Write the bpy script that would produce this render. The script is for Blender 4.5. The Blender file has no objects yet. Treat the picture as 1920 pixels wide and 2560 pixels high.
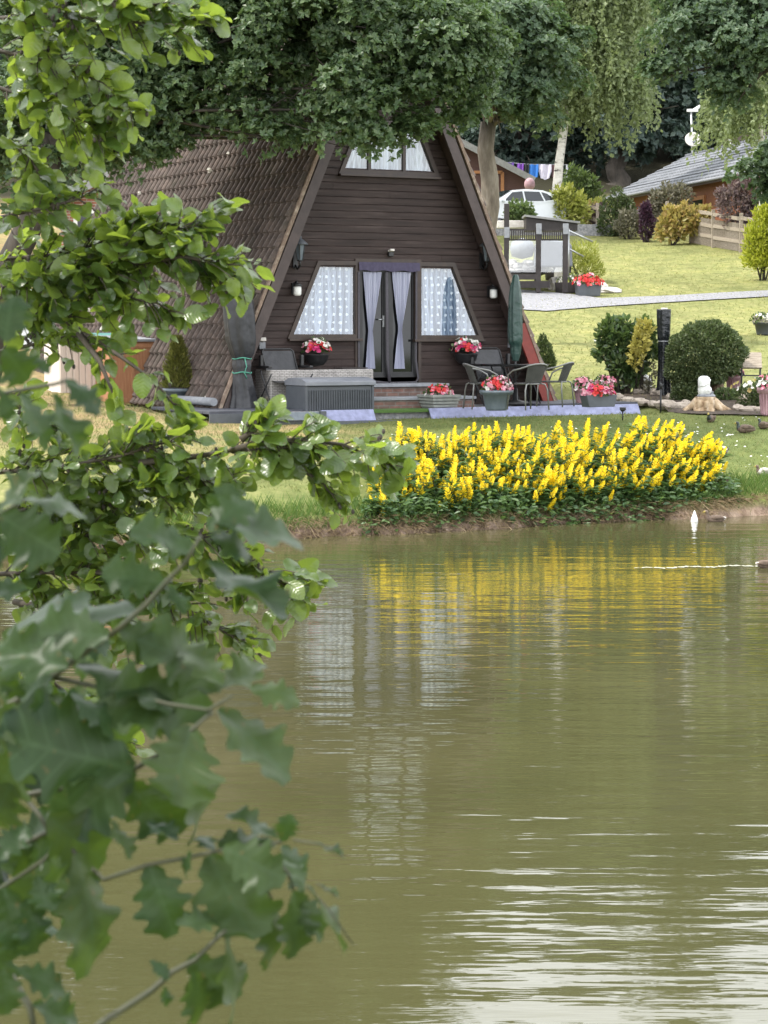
import bpy, math, random
import numpy as np
from mathutils import Vector, Matrix
R = math.radians
sc = bpy.context.scene
# ------------------------------------------------------------------ camera, sky, sun, exposure
FPX, EYE = 77 / 36 * 2560, 2.65
PITCH = math.atan((1280 - 820) / FPX)
cam_d = bpy.data.cameras.new("camera"); cam = bpy.data.objects.new("camera", cam_d)
sc.collection.objects.link(cam); sc.camera = cam
cam.location = (0, 0, EYE); cam.rotation_euler = (math.pi / 2 - PITCH, 0, 0)
cam_d.sensor_fit = 'VERTICAL'; cam_d.sensor_height = 36; cam_d.sensor_width = 27; cam_d.lens = 77
cam_d.clip_start = 0.1; cam_d.clip_end = 2000
cam_d.dof.use_dof = True; cam_d.dof.focus_distance = 25; cam_d.dof.aperture_fstop = 14
SUN = Vector((-0.85, -0.22, 0)).normalized() * math.cos(R(56)); SUN.z = math.sin(R(56))
world = bpy.data.worlds.new("World"); sc.world = world; world.use_nodes = True
wn = world.node_tree.nodes; wl = world.node_tree.links
sky = wn.new('ShaderNodeTexSky'); sky.sky_type = 'NISHITA'; sky.sun_disc = False
sky.sun_elevation = R(56); sky.sun_rotation = math.atan2(SUN.x, SUN.y)
sky.air_density = 1.0; sky.dust_density = 4.0; sky.ozone_density = 1.0
hsv = wn.new('ShaderNodeHueSaturation'); hsv.inputs['Saturation'].default_value = 0.55; hsv.inputs['Value'].default_value = 1.0
wl.new(sky.outputs[0], hsv.inputs['Color'])
tcw = wn.new('ShaderNodeTexCoord'); mpw = wn.new('ShaderNodeMapping'); mpw.inputs['Scale'].default_value = (1, 1, 2.2); wl.new(tcw.outputs['Generated'], mpw.inputs[0])
cl = wn.new('ShaderNodeTexNoise'); cl.inputs['Scale'].default_value = 2.6; cl.inputs['Detail'].default_value = 6; wl.new(mpw.outputs[0], cl.inputs['Vector'])
crp = wn.new('ShaderNodeValToRGB'); crp.color_ramp.elements[0].position = .18; crp.color_ramp.elements[1].position = .42; wl.new(cl.outputs[0], crp.inputs[0])
cmx = wn.new('ShaderNodeMixRGB'); cmx.inputs[2].default_value = (11.5, 11.8, 12.2, 1); wl.new(crp.outputs[0], cmx.inputs[0]); wl.new(hsv.outputs[0], cmx.inputs[1])
wl.new(cmx.outputs[0], wn['Background'].inputs[0])
wn['Background'].inputs[1].default_value = 0.15
sun_d = bpy.data.lights.new("sun", 'SUN'); sun_d.energy = 2.9; sun_d.angle = R(2.5); sun_d.color = (1, .95, .86)
sun = bpy.data.objects.new("sun", sun_d); sc.collection.objects.link(sun)
sun.rotation_euler = (-SUN).to_track_quat('-Z', 'Y').to_euler(); sun.location = (-20, 10, 40)
sc.view_settings.view_transform = 'Standard'; sc.view_settings.look = 'None'
sc.view_settings.gamma = 1; sc.view_settings.use_curve_mapping = False
sc.view_settings.exposure = 0.76
sc.cycles.max_bounces = 6; sc.cycles.transparent_max_bounces = 8; sc.cycles.use_denoising = True
sc.cycles.diffuse_bounces = 3; sc.cycles.glossy_bounces = 3; sc.cycles.transmission_bounces = 4
sc.cycles.sample_clamp_indirect = 6

# ------------------------------------------------------------------ pixel rays (photo pixels 1920 x 2560) to points of the place
def ray(u, v):
    a, b = (u - 960) / FPX, (1280 - v) / FPX
    c, s = math.cos(PITCH), math.sin(PITCH)
    return Vector((a, c + b * s, -s + b * c))
def P(u, v, Y):
    d = ray(u, v); return Vector((0, 0, EYE)) + d * (Y / d.y)
DS = 1920 / 1659
def PD(x, y, Y): return P(x * DS, y * DS, Y)
def PZ(u, v, z):
    d = ray(u, v); t = (z - EYE) / d.z; return Vector((0, 0, EYE)) + d * t
CA = R(29)                                                            # cabin frame: x along the front, y into the cabin
CX = Vector((math.cos(CA), math.sin(CA), 0)); CY = Vector((-math.sin(CA), math.cos(CA), 0))
CO = P(970, 958, 39.0)
def to_cab(p): q = Vector(p) - CO; return Vector((q.dot(CX), q.dot(CY), q.z))
def WS(u, v, off=0.0):
    d = ray(u, v); o = Vector((0, 0, EYE)) - CO
    t = (off - o.dot(CY)) / d.dot(CY); q = o + d * t
    return Vector((q.dot(CX), off, q.z))
PRY = [20, 27.75, 28.1, 28.3, 29.2, 31, 34, 36, 38, 40, 42, 50, 57, 61, 70, 80, 85, 95, 105, 125, 150, 200, 260]
PRZ = [-.8, -.7, .02, .24, .42, .66, .93, 1.04, 1.2, 1.33, 1.48, 2.25, 3.1, 3.5, 4.55, 5.8, 6.6, 8, 9.5, 14, 21, 34, 44]
def gz(x, y):
    if y < 14:
        s = min(1, max(0, (-x - 1.35) / .5)); e = 5.0 + 1.9 * s
        return float(np.interp(y, [e - 3, e - .7, e, e + .3, e + 3], [1.0, .75, .45, -.5, -.8]))
    w = min(1, max(0, 1 - (y - 30) / 15)); xx = max(-9, min(11, x))
    yy = y - .57 * xx * w + .12 * math.sin(x * 1.7) * w + .07 * math.sin(x * 4.3 + 1) * w
    z = float(np.interp(yy, PRY, PRZ))
    if y > 30:
        z += .03 * math.sin(x * .9 + y * .5) * min(1, (y - 30) / 8)
        q = to_cab((x, y, 0))
        if -4.2 < q.x < 4.6 and -3.35 < q.y < 6: z = min(z, 1.12)
        if y > 60: z += min(1, (y - 60) / 20) * .25 * math.sin(x * .21 + 1) * math.cos(y * .13)
    return z
def G(u, v):
    d = ray(u, v); o = Vector((0, 0, EYE)); Y = 24.0
    while Y < 200:
        p = o + d * (Y / d.y)
        if p.z <= gz(p.x, p.y): return Vector((p.x, p.y, gz(p.x, p.y)))
        Y += .05
    return p
def GD(x, y): return G(x * DS, y * DS)

# ------------------------------------------------------------------ materials
def nodes(name):
    m = bpy.data.materials.new(name); m.use_nodes = True
    return m, m.node_tree.nodes, m.node_tree.links, m.node_tree.nodes['Principled BSDF']
def rgb(c): return (c[0], c[1], c[2], 1)
def ramp(n, cols, pos=None):
    r = n.new('ShaderNodeValToRGB'); e = r.color_ramp.elements
    while len(e) < len(cols): e.new(.5)
    for i, c in enumerate(cols):
        e[i].position = pos[i] if pos else i / (len(cols) - 1); e[i].color = rgb(c)
    return r
def pm(name, c1, c2=None, scale=6, rough=.6, bump=0, bscale=None, metal=0, spec=.5, stretch=(1, 1, 1), c3=None, pos=None, detail=5, world_co=False):
    m, n, l, b = nodes(name)
    b.inputs['Roughness'].default_value = rough; b.inputs['Metallic'].default_value = metal
    b.inputs['Specular IOR Level'].default_value = spec
    if c2 is None: c2 = tuple(x * .75 for x in c1)
    mp = n.new('ShaderNodeMapping'); mp.inputs['Scale'].default_value = stretch
    if world_co: g = n.new('ShaderNodeNewGeometry'); l.new(g.outputs['Position'], mp.inputs[0])
    else: tc = n.new('ShaderNodeTexCoord'); l.new(tc.outputs['Object'], mp.inputs[0])
    t = n.new('ShaderNodeTexNoise'); t.inputs['Scale'].default_value = scale; t.inputs['Detail'].default_value = detail
    t.inputs['Roughness'].default_value = .65
    l.new(mp.outputs[0], t.inputs['Vector'])
    cols = [c1, c2] if c3 is None else [c1, c2, c3]
    r = ramp(n, cols, pos or ([.35, .65] if c3 is None else [.3, .5, .7]))
    l.new(t.outputs[0], r.inputs[0]); l.new(r.outputs[0], b.inputs['Base Color'])
    if bump:
        t2 = n.new('ShaderNodeTexNoise'); t2.inputs['Scale'].default_value = bscale or scale * 3; t2.inputs['Detail'].default_value = 4
        l.new(mp.outputs[0], t2.inputs['Vector'])
        bp = n.new('ShaderNodeBump'); bp.inputs['Strength'].default_value = bump; bp.inputs['Distance'].default_value = .02
        l.new(t2.outputs[0], bp.inputs['Height']); l.new(bp.outputs[0], b.inputs['Normal'])
    return m
def leafmat(name, c1, c2, tcol, tw=.35, rough=.45, c3=None, veins=False, spec=.5, under=None):
    m, n, l, b = nodes(name)
    g = n.new('ShaderNodeNewGeometry')
    r = ramp(n, [c1, c2] if c3 is None else [c1, c2, c3])
    l.new(g.outputs['Random Per Island'], r.inputs[0]); col = r.outputs[0]
    b.inputs['Roughness'].default_value = rough; b.inputs['Specular IOR Level'].default_value = spec
    tr = n.new('ShaderNodeBsdfTranslucent'); tr.inputs[0].default_value = rgb(tcol)
    if veins:
        uv = n.new('ShaderNodeUVMap'); sp = n.new('ShaderNodeSeparateXYZ'); l.new(uv.outputs[0], sp.inputs[0])
        def mth(op, a, bb=None, v=None):
            q = n.new('ShaderNodeMath'); q.operation = op
            l.new(a, q.inputs[0])
            if bb is not None: l.new(bb, q.inputs[1])
            elif v is not None: q.inputs[1].default_value = v
            return q.outputs[0]
        ax = mth('ABSOLUTE', mth('SUBTRACT', sp.outputs[0], v=.5))
        ph = mth('FRACT', mth('MULTIPLY', mth('SUBTRACT', sp.outputs[1], mth('MULTIPLY', ax, v=.62)), v=7.0))
        v1 = mth('LESS_THAN', mth('ABSOLUTE', mth('SUBTRACT', ph, v=.5)), v=.07)
        v2 = mth('LESS_THAN', ax, v=.018)
        vv = mth('MAXIMUM', v1, v2)
        mx = n.new('ShaderNodeMixRGB'); mx.inputs[2].default_value = rgb(tuple(x * 1.5 + .015 for x in c2))
        l.new(mth('MULTIPLY', vv, v=.40), mx.inputs[0]); l.new(col, mx.inputs[1]); col = mx.outputs[0]
        h = mth('ABSOLUTE', mth('SUBTRACT', ph, v=.5))
        bp = n.new('ShaderNodeBump'); bp.inputs['Strength'].default_value = .45 if 'alder' in name else .12; bp.inputs['Distance'].default_value = .003
        l.new(h, bp.inputs['Height']); l.new(bp.outputs[0], b.inputs['Normal'])
        nz = n.new('ShaderNodeTexNoise'); nz.inputs['Scale'].default_value = 25; nz.inputs['Detail'].default_value = 3
        m2 = n.new('ShaderNodeMixRGB'); m2.blend_type = 'MULTIPLY'; m2.inputs[0].default_value = .5
        rr = ramp(n, [(.55, .55, .5), (1.2, 1.2, 1.1)], [.3, .7]); l.new(nz.outputs[0], rr.inputs[0])
        l.new(col, m2.inputs[1]); l.new(rr.outputs[0], m2.inputs[2]); col = m2.outputs[0]
    if 'near' in name or 'alder' in name:                                  # brown blemishes and nibbled spots
        vo = n.new('ShaderNodeTexNoise'); vo.inputs['Scale'].default_value = 60 if 'near' in name else 90; vo.inputs['Detail'].default_value = 2
        rb = ramp(n, [(0, 0, 0), (.85, .85, .85)], [.68, .74]); l.new(vo.outputs[0], rb.inputs[0])
        mb = n.new('ShaderNodeMixRGB'); mb.inputs[2].default_value = (.10, .065, .025, 1); l.new(rb.outputs[0], mb.inputs[0]); l.new(col, mb.inputs[1]); col = mb.outputs[0]
    l.new(col, b.inputs['Base Color'])
    mix = n.new('ShaderNodeMixShader'); mix.inputs[0].default_value = tw
    l.new(b.outputs[0], mix.inputs[1]); l.new(tr.outputs[0], mix.inputs[2])
    l.new(mix.outputs[0], n['Material Output'].inputs[0])
    return m
def glassmat(name, tint=(.9, .95, 1), refl=.12, rough=.02):
    m, n, l, b = nodes(name)
    t = n.new('ShaderNodeBsdfTransparent'); t.inputs[0].default_value = rgb(tint)
    g = n.new('ShaderNodeBsdfGlossy'); g.inputs['Roughness'].default_value = rough
    lw = n.new('ShaderNodeFresnel'); lw.inputs[0].default_value = 1.5
    ad = n.new('ShaderNodeMath'); ad.operation = 'ADD'; ad.inputs[1].default_value = refl; l.new(lw.outputs[0], ad.inputs[0])
    mx = n.new('ShaderNodeMixShader'); l.new(ad.outputs[0], mx.inputs[0]); l.new(t.outputs[0], mx.inputs[1]); l.new(g.outputs[0], mx.inputs[2])
    l.new(mx.outputs[0], n['Material Output'].inputs[0]); return m
M = {}
M['siding'] = pm('dark stained boards', (.017, .0105, .009), (.042, .027, .024), 2.2, .6, .5, 30, stretch=(.45, 1, 6), c3=(.105, .078, .072), pos=[.25, .55, .85], spec=.35)
M['fascia'] = pm('brown fascia paint', (.040, .026, .023), (.064, .044, .040), 4, .5, .2, 20)
M['redboard'] = pm('red painted board', (.22, .030, .020), (.16, .024, .017), 6, .5)
M['frame'] = pm('window frame stain', (.026, .016, .012), (.046, .028, .019), 8, .45)
M['verge'] = pm('verge mortar', (.30, .22, .17), (.17, .12, .09), 5, .85, .5, 30, c3=(.4, .33, .26))
M['purple'] = pm('valance cloth', (.045, .038, .075), (.065, .055, .1), 20, .8)
M['mesh'] = pm('fly screen hem', (.05, .045, .055), (.075, .07, .08), 30, .8)
M['black'] = pm('black plastic', (.012, .012, .013), (.02, .02, .022), 12, .4)
M['blackglass'] = pm('dark door glass', (.006, .007, .008), (.010, .011, .012), 2, .05)
M['glass'] = glassmat('window glass')
M['screen'] = glassmat('deck glass screen', (.86, .9, .92), .16, .08)
M['grey'] = pm('grey plastic', (.055, .062, .072), (.075, .083, .095), 5, .5, .1, 60)
M['lid'] = pm('grey lid plastic', (.15, .16, .185), (.19, .2, .225), 5, .45, .15, 80)
M['potgrey'] = pm('blue grey pot glaze', (.105, .13, .155), (.15, .178, .205), 7, .45, .1, 30)
M['potpink'] = pm('pink plastic pot', (.42, .26, .29), (.34, .2, .23), 6, .5)
M['slatgrey'] = pm('grey painted slats', (.20, .21, .20), (.28, .29, .27), 10, .6)
M['deck'] = pm('dark composite deck', (.035, .038, .05), (.06, .063, .08), 8, .6, .2, 30)
M['brick'] = None
M['slab'] = pm('grey slab', (.19, .20, .22), (.26, .27, .29), 9, .8, .3, 40)
M['wicker'] = None
M['bark'] = pm('oak bark', (.075, .06, .045), (.15, .125, .095), 5, .9, 1.0, 14, stretch=(1, 1, .3), c3=(.24, .21, .17))
M['barkdark'] = pm('dark bark', (.03, .025, .02), (.06, .05, .04), 8, .9, .8, 20, stretch=(1, 1, .35))
M['twig'] = pm('twig bark', (.035, .028, .02), (.07, .055, .038), 30, .75)
M['greentwig'] = pm('green twig', (.035, .042, .02), (.055, .055, .028), 30, .6)
M['birch'] = pm('birch bark', (.74, .71, .66), (.6, .57, .52), 3, .7, .3, 12, stretch=(1, 1, 2.5), c3=(.06, .05, .045), pos=[.35, .56, .66])
M['soil'] = pm('bed soil', (.045, .032, .024), (.09, .068, .05), 7, .95, 1, 25)
M['rock'] = pm('garden stone', (.24, .2, .16), (.42, .36, .3), 6, .9, .8, 15, c3=(.16, .13, .11))
M['whitestone'] = pm('pale stones', (.45, .42, .39), (.62, .59, .55), 6, .85, .6, 15)
M['white'] = pm('white paint', (.78, .78, .76), (.66, .66, .64), 8, .5)
M['carwhite'] = pm('silver white car paint', (.62, .65, .67), (.66, .69, .71), 2, .22, spec=.6)
M['tyre'] = pm('tyre rubber', (.015, .015, .016), (.025, .025, .026), 12, .8)
M['cargla'] = pm('tinted car glass', (.02, .025, .03), (.03, .035, .04), 1, .04)
M['metal'] = pm('grey metal', (.35, .36, .37), (.45, .46, .47), 8, .35, metal=.8)
M['steel'] = pm('grey chair tube', (.16, .16, .155), (.21, .21, .2), 8, .4, metal=.3)
M['cover'] = pm('charcoal rain cover', (.014, .015, .018), (.032, .033, .039), 3, .45, .6, 9)
M['greencover'] = pm('dark green cover', (.012, .035, .03), (.03, .065, .055), 4, .35, .8, 12)
M['cord'] = pm('green cord', (.05, .22, .16), (.08, .28, .2), 10, .6)
M['shedwood'] = pm('orange shed boards', (.33, .15, .075), (.42, .21, .11), 4, .7, .2, 30, stretch=(8, 8, .6))
M['teal'] = pm('teal lid', (.06, .2, .18), (.09, .26, .24), 5, .4)
M['palefence'] = pm('pale boards', (.58, .5, .44), (.68, .6, .54), 5, .75, stretch=(6, 6, .5))
M['fencewood'] = pm('weathered rail', (.22, .18, .14), (.36, .31, .25), 8, .85, .4, 20, stretch=(1, 6, 6))
M['darkwood'] = pm('dark deck timber', (.016, .012, .012), (.032, .025, .024), 6, .6, .3, 30)
M['redwood'] = pm('red brown cladding', (.19, .065, .032), (.28, .105, .05), 5, .6, .2, 20, stretch=(1, 1, 6))
M['brownclad'] = pm('maroon cladding', (.07, .03, .028), (.1, .045, .04), 5, .6, stretch=(1, 1, 6))
M['orangeframe'] = pm('orange timber frame', (.36, .15, .06), (.42, .19, .08), 8, .5)
M['roofedge'] = pm('grey roof edge', (.17, .17, .17), (.24, .24, .24), 6, .6)
M['stumpwood'] = pm('stump wood', (.24, .15, .085), (.40, .29, .18), 5, .9, .8, 12, stretch=(2, 2, .5), c3=(.6, .5, .38))
M['brownorn'] = pm('brown ornament', (.12, .075, .045), (.2, .135, .08), 14, .7, .4, 30)
M['duckbrown'] = pm('brown duck feathers', (.07, .048, .034), (.16, .115, .085), 18, .8, .3, 40)
M['duckgreen'] = pm('duck head', (.012, .02, .016), (.02, .03, .022), 12, .4)
M['duckpale'] = pm('pale duck feathers', (.42, .39, .35), (.55, .52, .48), 18, .8)
M['bill'] = pm('duck bill', (.35, .27, .06), (.28, .2, .05), 10, .5)
def tiled(name, c1, c2, mortar, bw, bh, ms, rough=.85, axis='xz', bump=.4, off=.5):
    m, n, l, b = nodes(name); b.inputs['Roughness'].default_value = rough
    tc = n.new('ShaderNodeTexCoord'); sp = n.new('ShaderNodeSeparateXYZ'); cb = n.new('ShaderNodeCombineXYZ')
    l.new(tc.outputs['Object'], sp.inputs[0])
    if axis == 'xz':
        ad = n.new('ShaderNodeMath'); ad.operation = 'ADD'; l.new(sp.outputs[0], ad.inputs[0]); l.new(sp.outputs[1], ad.inputs[1])
        l.new(ad.outputs[0], cb.inputs[0]); l.new(sp.outputs[2], cb.inputs[1])
    else: l.new(sp.outputs[0], cb.inputs[0]); l.new(sp.outputs[1], cb.inputs[1])
    t = n.new('ShaderNodeTexBrick'); t.inputs['Scale'].default_value = 1; t.offset = off
    t.inputs['Brick Width'].default_value = bw; t.inputs['Row Height'].default_value = bh; t.inputs['Mortar Size'].default_value = ms
    t.inputs['Color1'].default_value = rgb(c1); t.inputs['Color2'].default_value = rgb(c2); t.inputs['Mortar'].default_value = rgb(mortar)
    l.new(cb.outputs[0], t.inputs['Vector'])
    nz = n.new('ShaderNodeTexNoise'); nz.inputs['Scale'].default_value = 9; nz.inputs['Detail'].default_value = 5
    l.new(tc.outputs['Object'], nz.inputs['Vector'])
    rr = ramp(n, [(.65, .65, .65), (1.25, 1.25, 1.25)], [.3, .7]); l.new(nz.outputs[0], rr.inputs[0])
    mx = n.new('ShaderNodeMixRGB'); mx.blend_type = 'MULTIPLY'; mx.inputs[0].default_value = .8
    l.new(t.outputs[0], mx.inputs[1]); l.new(rr.outputs[0], mx.inputs[2]); l.new(mx.outputs[0], b.inputs['Base Color'])
    bp = n.new('ShaderNodeBump'); bp.inputs['Strength'].default_value = bump; bp.inputs['Distance'].default_value = .01; bp.invert = True
    l.new(t.outputs['Fac'], bp.inputs['Height']); l.new(bp.outputs[0], b.inputs['Normal'])
    return m
M['brick'] = tiled('red brick', (.32, .13, .085), (.24, .10, .07), (.36, .32, .28), .225, .075, .012)
M['oldbrick'] = tiled('old step brick', (.19, .10, .08), (.13, .085, .07), (.17, .145, .13), .225, .07, .01)
M['wicker'] = tiled('pale rattan', (.46, .43, .41), (.38, .36, .34), (.20, .185, .175), .09, .028, .006, .7)
M['chairmesh'] = tiled('dark chair weave', (.075, .075, .07), (.10, .10, .095), (.03, .03, .03), .03, .012, .003, .7)
M['lavender'] = tiled('ribbed lavender board', (.25, .265, .42), (.27, .285, .44), (.18, .195, .32), .9, .014, .003, .5, off=0)
M['slate'] = tiled('bungalow slates', (.17, .18, .20), (.24, .25, .275), (.09, .095, .11), .35, .3, .025, .5, axis='xy')
def rooftile():
    m, n, l, b = nodes('weathered brown tiles'); b.inputs['Roughness'].default_value = .85
    g = n.new('ShaderNodeTexCoord')
    a = n.new('ShaderNodeTexNoise'); a.inputs['Scale'].default_value = .55; a.inputs['Detail'].default_value = 5
    c = n.new('ShaderNodeTexNoise'); c.inputs['Scale'].default_value = 7; c.inputs['Detail'].default_value = 6; c.inputs['Roughness'].default_value = .7
    d = n.new('ShaderNodeTexNoise'); d.inputs['Scale'].default_value = 2.6; d.inputs['Detail'].default_value = 2
    for t in (a, c, d): l.new(g.outputs['Object'], t.inputs['Vector'])
    r1 = ramp(n, [(.054, .040, .034), (.120, .092, .080)], [.3, .7]); l.new(a.outputs[0], r1.inputs[0])
    r2 = ramp(n, [(.45, .45, .45), (1.0, 1.0, 1.0), (1.9, 1.85, 1.8)], [.28, .5, .75]); l.new(c.outputs[0], r2.inputs[0])
    mx = n.new('ShaderNodeMixRGB'); mx.blend_type = 'MULTIPLY'; mx.inputs[0].default_value = 1
    l.new(r1.outputs[0], mx.inputs[1]); l.new(r2.outputs[0], mx.inputs[2])
    m2 = n.new('ShaderNodeMixRGB'); m2.inputs[2].default_value = (.055, .05, .035, 1)
    r3 = ramp(n, [(0, 0, 0), (.6, .6, .6)], [.55, .72]); l.new(d.outputs[0], r3.inputs[0]); l.new(r3.outputs[0], m2.inputs[0])
    l.new(mx.outputs[0], m2.inputs[1])
    vo = n.new('ShaderNodeTexVoronoi'); vo.inputs['Scale'].default_value = 1.5; l.new(g.outputs['Object'], vo.inputs['Vector'])
    lt = n.new('ShaderNodeMath'); lt.operation = 'LESS_THAN'; lt.inputs[1].default_value = .075; l.new(vo.outputs['Distance'], lt.inputs[0])
    m3 = n.new('ShaderNodeMixRGB'); m3.inputs[2].default_value = (.5, .48, .43, 1); l.new(lt.outputs[0], m3.inputs[0]); l.new(m2.outputs[0], m3.inputs[1])
    l.new(m3.outputs[0], b.inputs['Base Color']); return m
M['tile'] = rooftile()
def curtainmat(name, ca, cb, dots):
    m, n, l, b = nodes(name); b.inputs['Roughness'].default_value = .8
    tc = n.new('ShaderNodeTexCoord')
    mp = n.new('ShaderNodeMapping'); mp.inputs['Scale'].default_value = (9, 1, .25); l.new(tc.outputs['Object'], mp.inputs[0])
    t = n.new('ShaderNodeTexNoise'); t.inputs['Scale'].default_value = 2.2; t.inputs['Detail'].default_value = 3; l.new(mp.outputs[0], t.inputs['Vector'])
    r = ramp(n, [ca, cb], [.38, .62]); l.new(t.outputs[0], r.inputs[0]); col = r.outputs[0]  # blue and dark vertical streaks stand in for sky reflection and fold shade
    if dots:
        v = n.new('ShaderNodeTexVoronoi'); v.inputs['Scale'].default_value = 7.5; v.inputs['Randomness'].default_value = .18
        m2 = n.new('ShaderNodeMapping'); m2.inputs['Scale'].default_value = (1, 0, 1); l.new(tc.outputs['Object'], m2.inputs[0]); l.new(m2.outputs[0], v.inputs['Vector'])
        lt = n.new('ShaderNodeMath'); lt.operation = 'LESS_THAN'; lt.inputs[1].default_value = .22; l.new(v.outputs['Distance'], lt.inputs[0])
        mx = n.new('ShaderNodeMixRGB'); mx.inputs[2].default_value = (.86, .88, .9, 1); l.new(lt.outputs[0], mx.inputs[0]); l.new(col, mx.inputs[1]); col = mx.outputs[0]
    l.new(col, b.inputs['Base Color']); return m
M['net'] = curtainmat('dotted net curtain', (.13, .17, .24), (.46, .52, .62), True)
M['net2'] = curtainmat('plain net curtain', (.20, .24, .28), (.62, .67, .70), False)
M['voile'] = curtainmat('tied voile', (.26, .27, .36), (.38, .39, .49), False)

# ------------------------------------------------------------------ mesh builder
class MB:
    def __init__(s, mat=None): s.v = []; s.f = []; s.m = []; s.s = []; s.M = mat
    def add(s, vs, fs, mi=0, sm=False):
        k = len(s.v)
        for p in vs:
            p = Vector(p); s.v.append(s.M @ p if s.M else p)
        for f in fs: s.f.append([i + k for i in f]); s.m.append(mi); s.s.append(sm)
        return s
    def box(s, c, d, rz=0, mi=0, rx=0, ry=0):
        h = [x / 2 for x in d]; Rm = Matrix.Rotation(rz, 3, 'Z') @ Matrix.Rotation(ry, 3, 'Y') @ Matrix.Rotation(rx, 3, 'X'); c = Vector(c)
        vs = [c + Rm @ Vector((x * h[0], y * h[1], z * h[2])) for x in (-1, 1) for y in (-1, 1) for z in (-1, 1)]
        return s.add(vs, [(0, 1, 3, 2), (4, 6, 7, 5), (0, 4, 5, 1), (2, 3, 7, 6), (0, 2, 6, 4), (1, 5, 7, 3)], mi)
    def beam(s, a, b, w, h, mi=0, up=(0, 0, 1)):
        a, b = Vector(a), Vector(b); d = (b - a).normalized(); x = d.cross(Vector(up))
        if x.length < 1e-4: x = d.cross(Vector((0, 1, 0)))
        x.normalize(); y = x.cross(d); vs = []
        for p in (a, b):
            for i, j in ((-1, -1), (1, -1), (1, 1), (-1, 1)): vs.append(p + x * i * w / 2 + y * j * h / 2)
        return s.add(vs, [(0, 3, 2, 1), (4, 5, 6, 7), (0, 1, 5, 4), (1, 2, 6, 5), (2, 3, 7, 6), (3, 0, 4, 7)], mi)
    def tube(s, pts, rad, n=8, mi=0, cap=True, flat=1.0, mis=None):
        pts = [Vector(p) for p in pts]; K = len(pts)
        if not hasattr(rad, '__len__'): rad = [rad] * K
        vs = []; ref = None
        for i, p in enumerate(pts):
            t = (pts[min(i + 1, K - 1)] - pts[max(i - 1, 0)])
            t = t.normalized() if t.length > 1e-9 else Vector((0, 0, 1))
            if ref is None: ref = Vector((0, 1, 0)) if abs(t.y) < .8 else Vector((1, 0, 0))
            x = t.cross(ref)
            if x.length < 1e-4: x = t.cross(Vector((.3, .8, .5)))
            x.normalize(); y = x.cross(t); ref = y
            for k in range(n):
                a = 2 * math.pi * k / n; vs.append(p + (x * math.cos(a) + y * math.sin(a) * flat) * rad[i])
        for i in range(K - 1):
            fs = [(i * n + k, i * n + (k + 1) % n, (i + 1) * n + (k + 1) % n, (i + 1) * n + k) for k in range(n)]
            if i == 0: base = len(s.v); s.add(vs, [], mi, True)
            for f in fs: s.f.append([q + base for q in f]); s.m.append(mis[i] if mis else mi); s.s.append(True)
        if cap:
            s.f.append([base + k for k in range(n)][::-1]); s.m.append(mi); s.s.append(False)
            s.f.append([base + (K - 1) * n + k for k in range(n)]); s.m.append(mis[-1] if mis else mi); s.s.append(False)
        return s
    def lathe(s, prof, n=20, c=(0, 0, 0), mi=0, sm=True, sx=1, sy=1):
        c = Vector(c); vs = []
        for r, z in prof:
            for k in range(n):
                a = 2 * math.pi * k / n; vs.append(c + Vector((r * math.cos(a) * sx, r * math.sin(a) * sy, z)))
        K = len(prof)
        fs = [(i * n + k, i * n + (k + 1) % n, (i + 1) * n + (k + 1) % n, (i + 1) * n + k) for i in range(K - 1) for k in range(n)]
        s.add(vs, fs, mi, sm); b = len(s.v) - K * n
        if prof[0][0] > 1e-3: s.f.append([b + k for k in range(n)][::-1]); s.m.append(mi); s.s.append(False)
        if prof[-1][0] > 1e-3: s.f.append([b + (K - 1) * n + k for k in range(n)]); s.m.append(mi); s.s.append(False)
        return s
    def prism(s, poly, a, b, mi=0, ax='y'):
        def q(p, t): return (p[0], t, p[1]) if ax == 'y' else ((t, p[0], p[1]) if ax == 'x' else (p[0], p[1], t))
        n = len(poly); vs = [q(p, a) for p in poly] + [q(p, b) for p in poly]
        return s.add(vs, [list(range(n)), list(range(2 * n - 1, n - 1, -1))] + [(i, i + n, (i + 1) % n + n, (i + 1) % n) for i in range(n)], mi)
    def blob(s, c, r, mi=0, n=10, rough=0, rng=None, sm=True):
        c = Vector(c); r = r if hasattr(r, '__len__') else (r, r, r); vs = []; K = n // 2 + 1
        for i in range(K + 1):
            th = math.pi * i / K
            for k in range(n):
                a = 2 * math.pi * k / n; q = 1 + (rng.uniform(-rough, rough) if rng and 0 < i < K else 0)
                vs.append(c + Vector((r[0] * q * math.sin(th) * math.cos(a), r[1] * q * math.sin(th) * math.sin(a), r[2] * q * math.cos(th))))
        fs = [(i * n + k, (i + 1) * n + k, (i + 1) * n + (k + 1) % n, i * n + (k + 1) % n) for i in range(K) for k in range(n)]
        return s.add(vs, fs, mi, sm)
    def build(s, name, mats, parent=None, bev=0, label=None):
        me = bpy.data.meshes.new(name); me.from_pydata([tuple(p) for p in s.v], [], s.f)
        for m in (mats if isinstance(mats, (list, tuple)) else [mats]): me.materials.append(m)
        me.polygons.foreach_set('material_index', s.m); me.polygons.foreach_set('use_smooth', s.s); me.update()
        import bmesh
        bm = bmesh.new(); bm.from_mesh(me); bmesh.ops.remove_doubles(bm, verts=bm.verts, dist=1e-5)
        bmesh.ops.recalc_face_normals(bm, faces=bm.faces); bm.to_mesh(me); bm.free()
        o = bpy.data.objects.new(name, me); sc.collection.objects.link(o)
        if parent: o.parent = parent
        if bev:
            b = o.modifiers.new('bevel', 'BEVEL'); b.width = bev; b.segments = 2; b.limit_method = 'ANGLE'; b.angle_limit = R(40)
        if label: o['label'] = label
        return o
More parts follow.
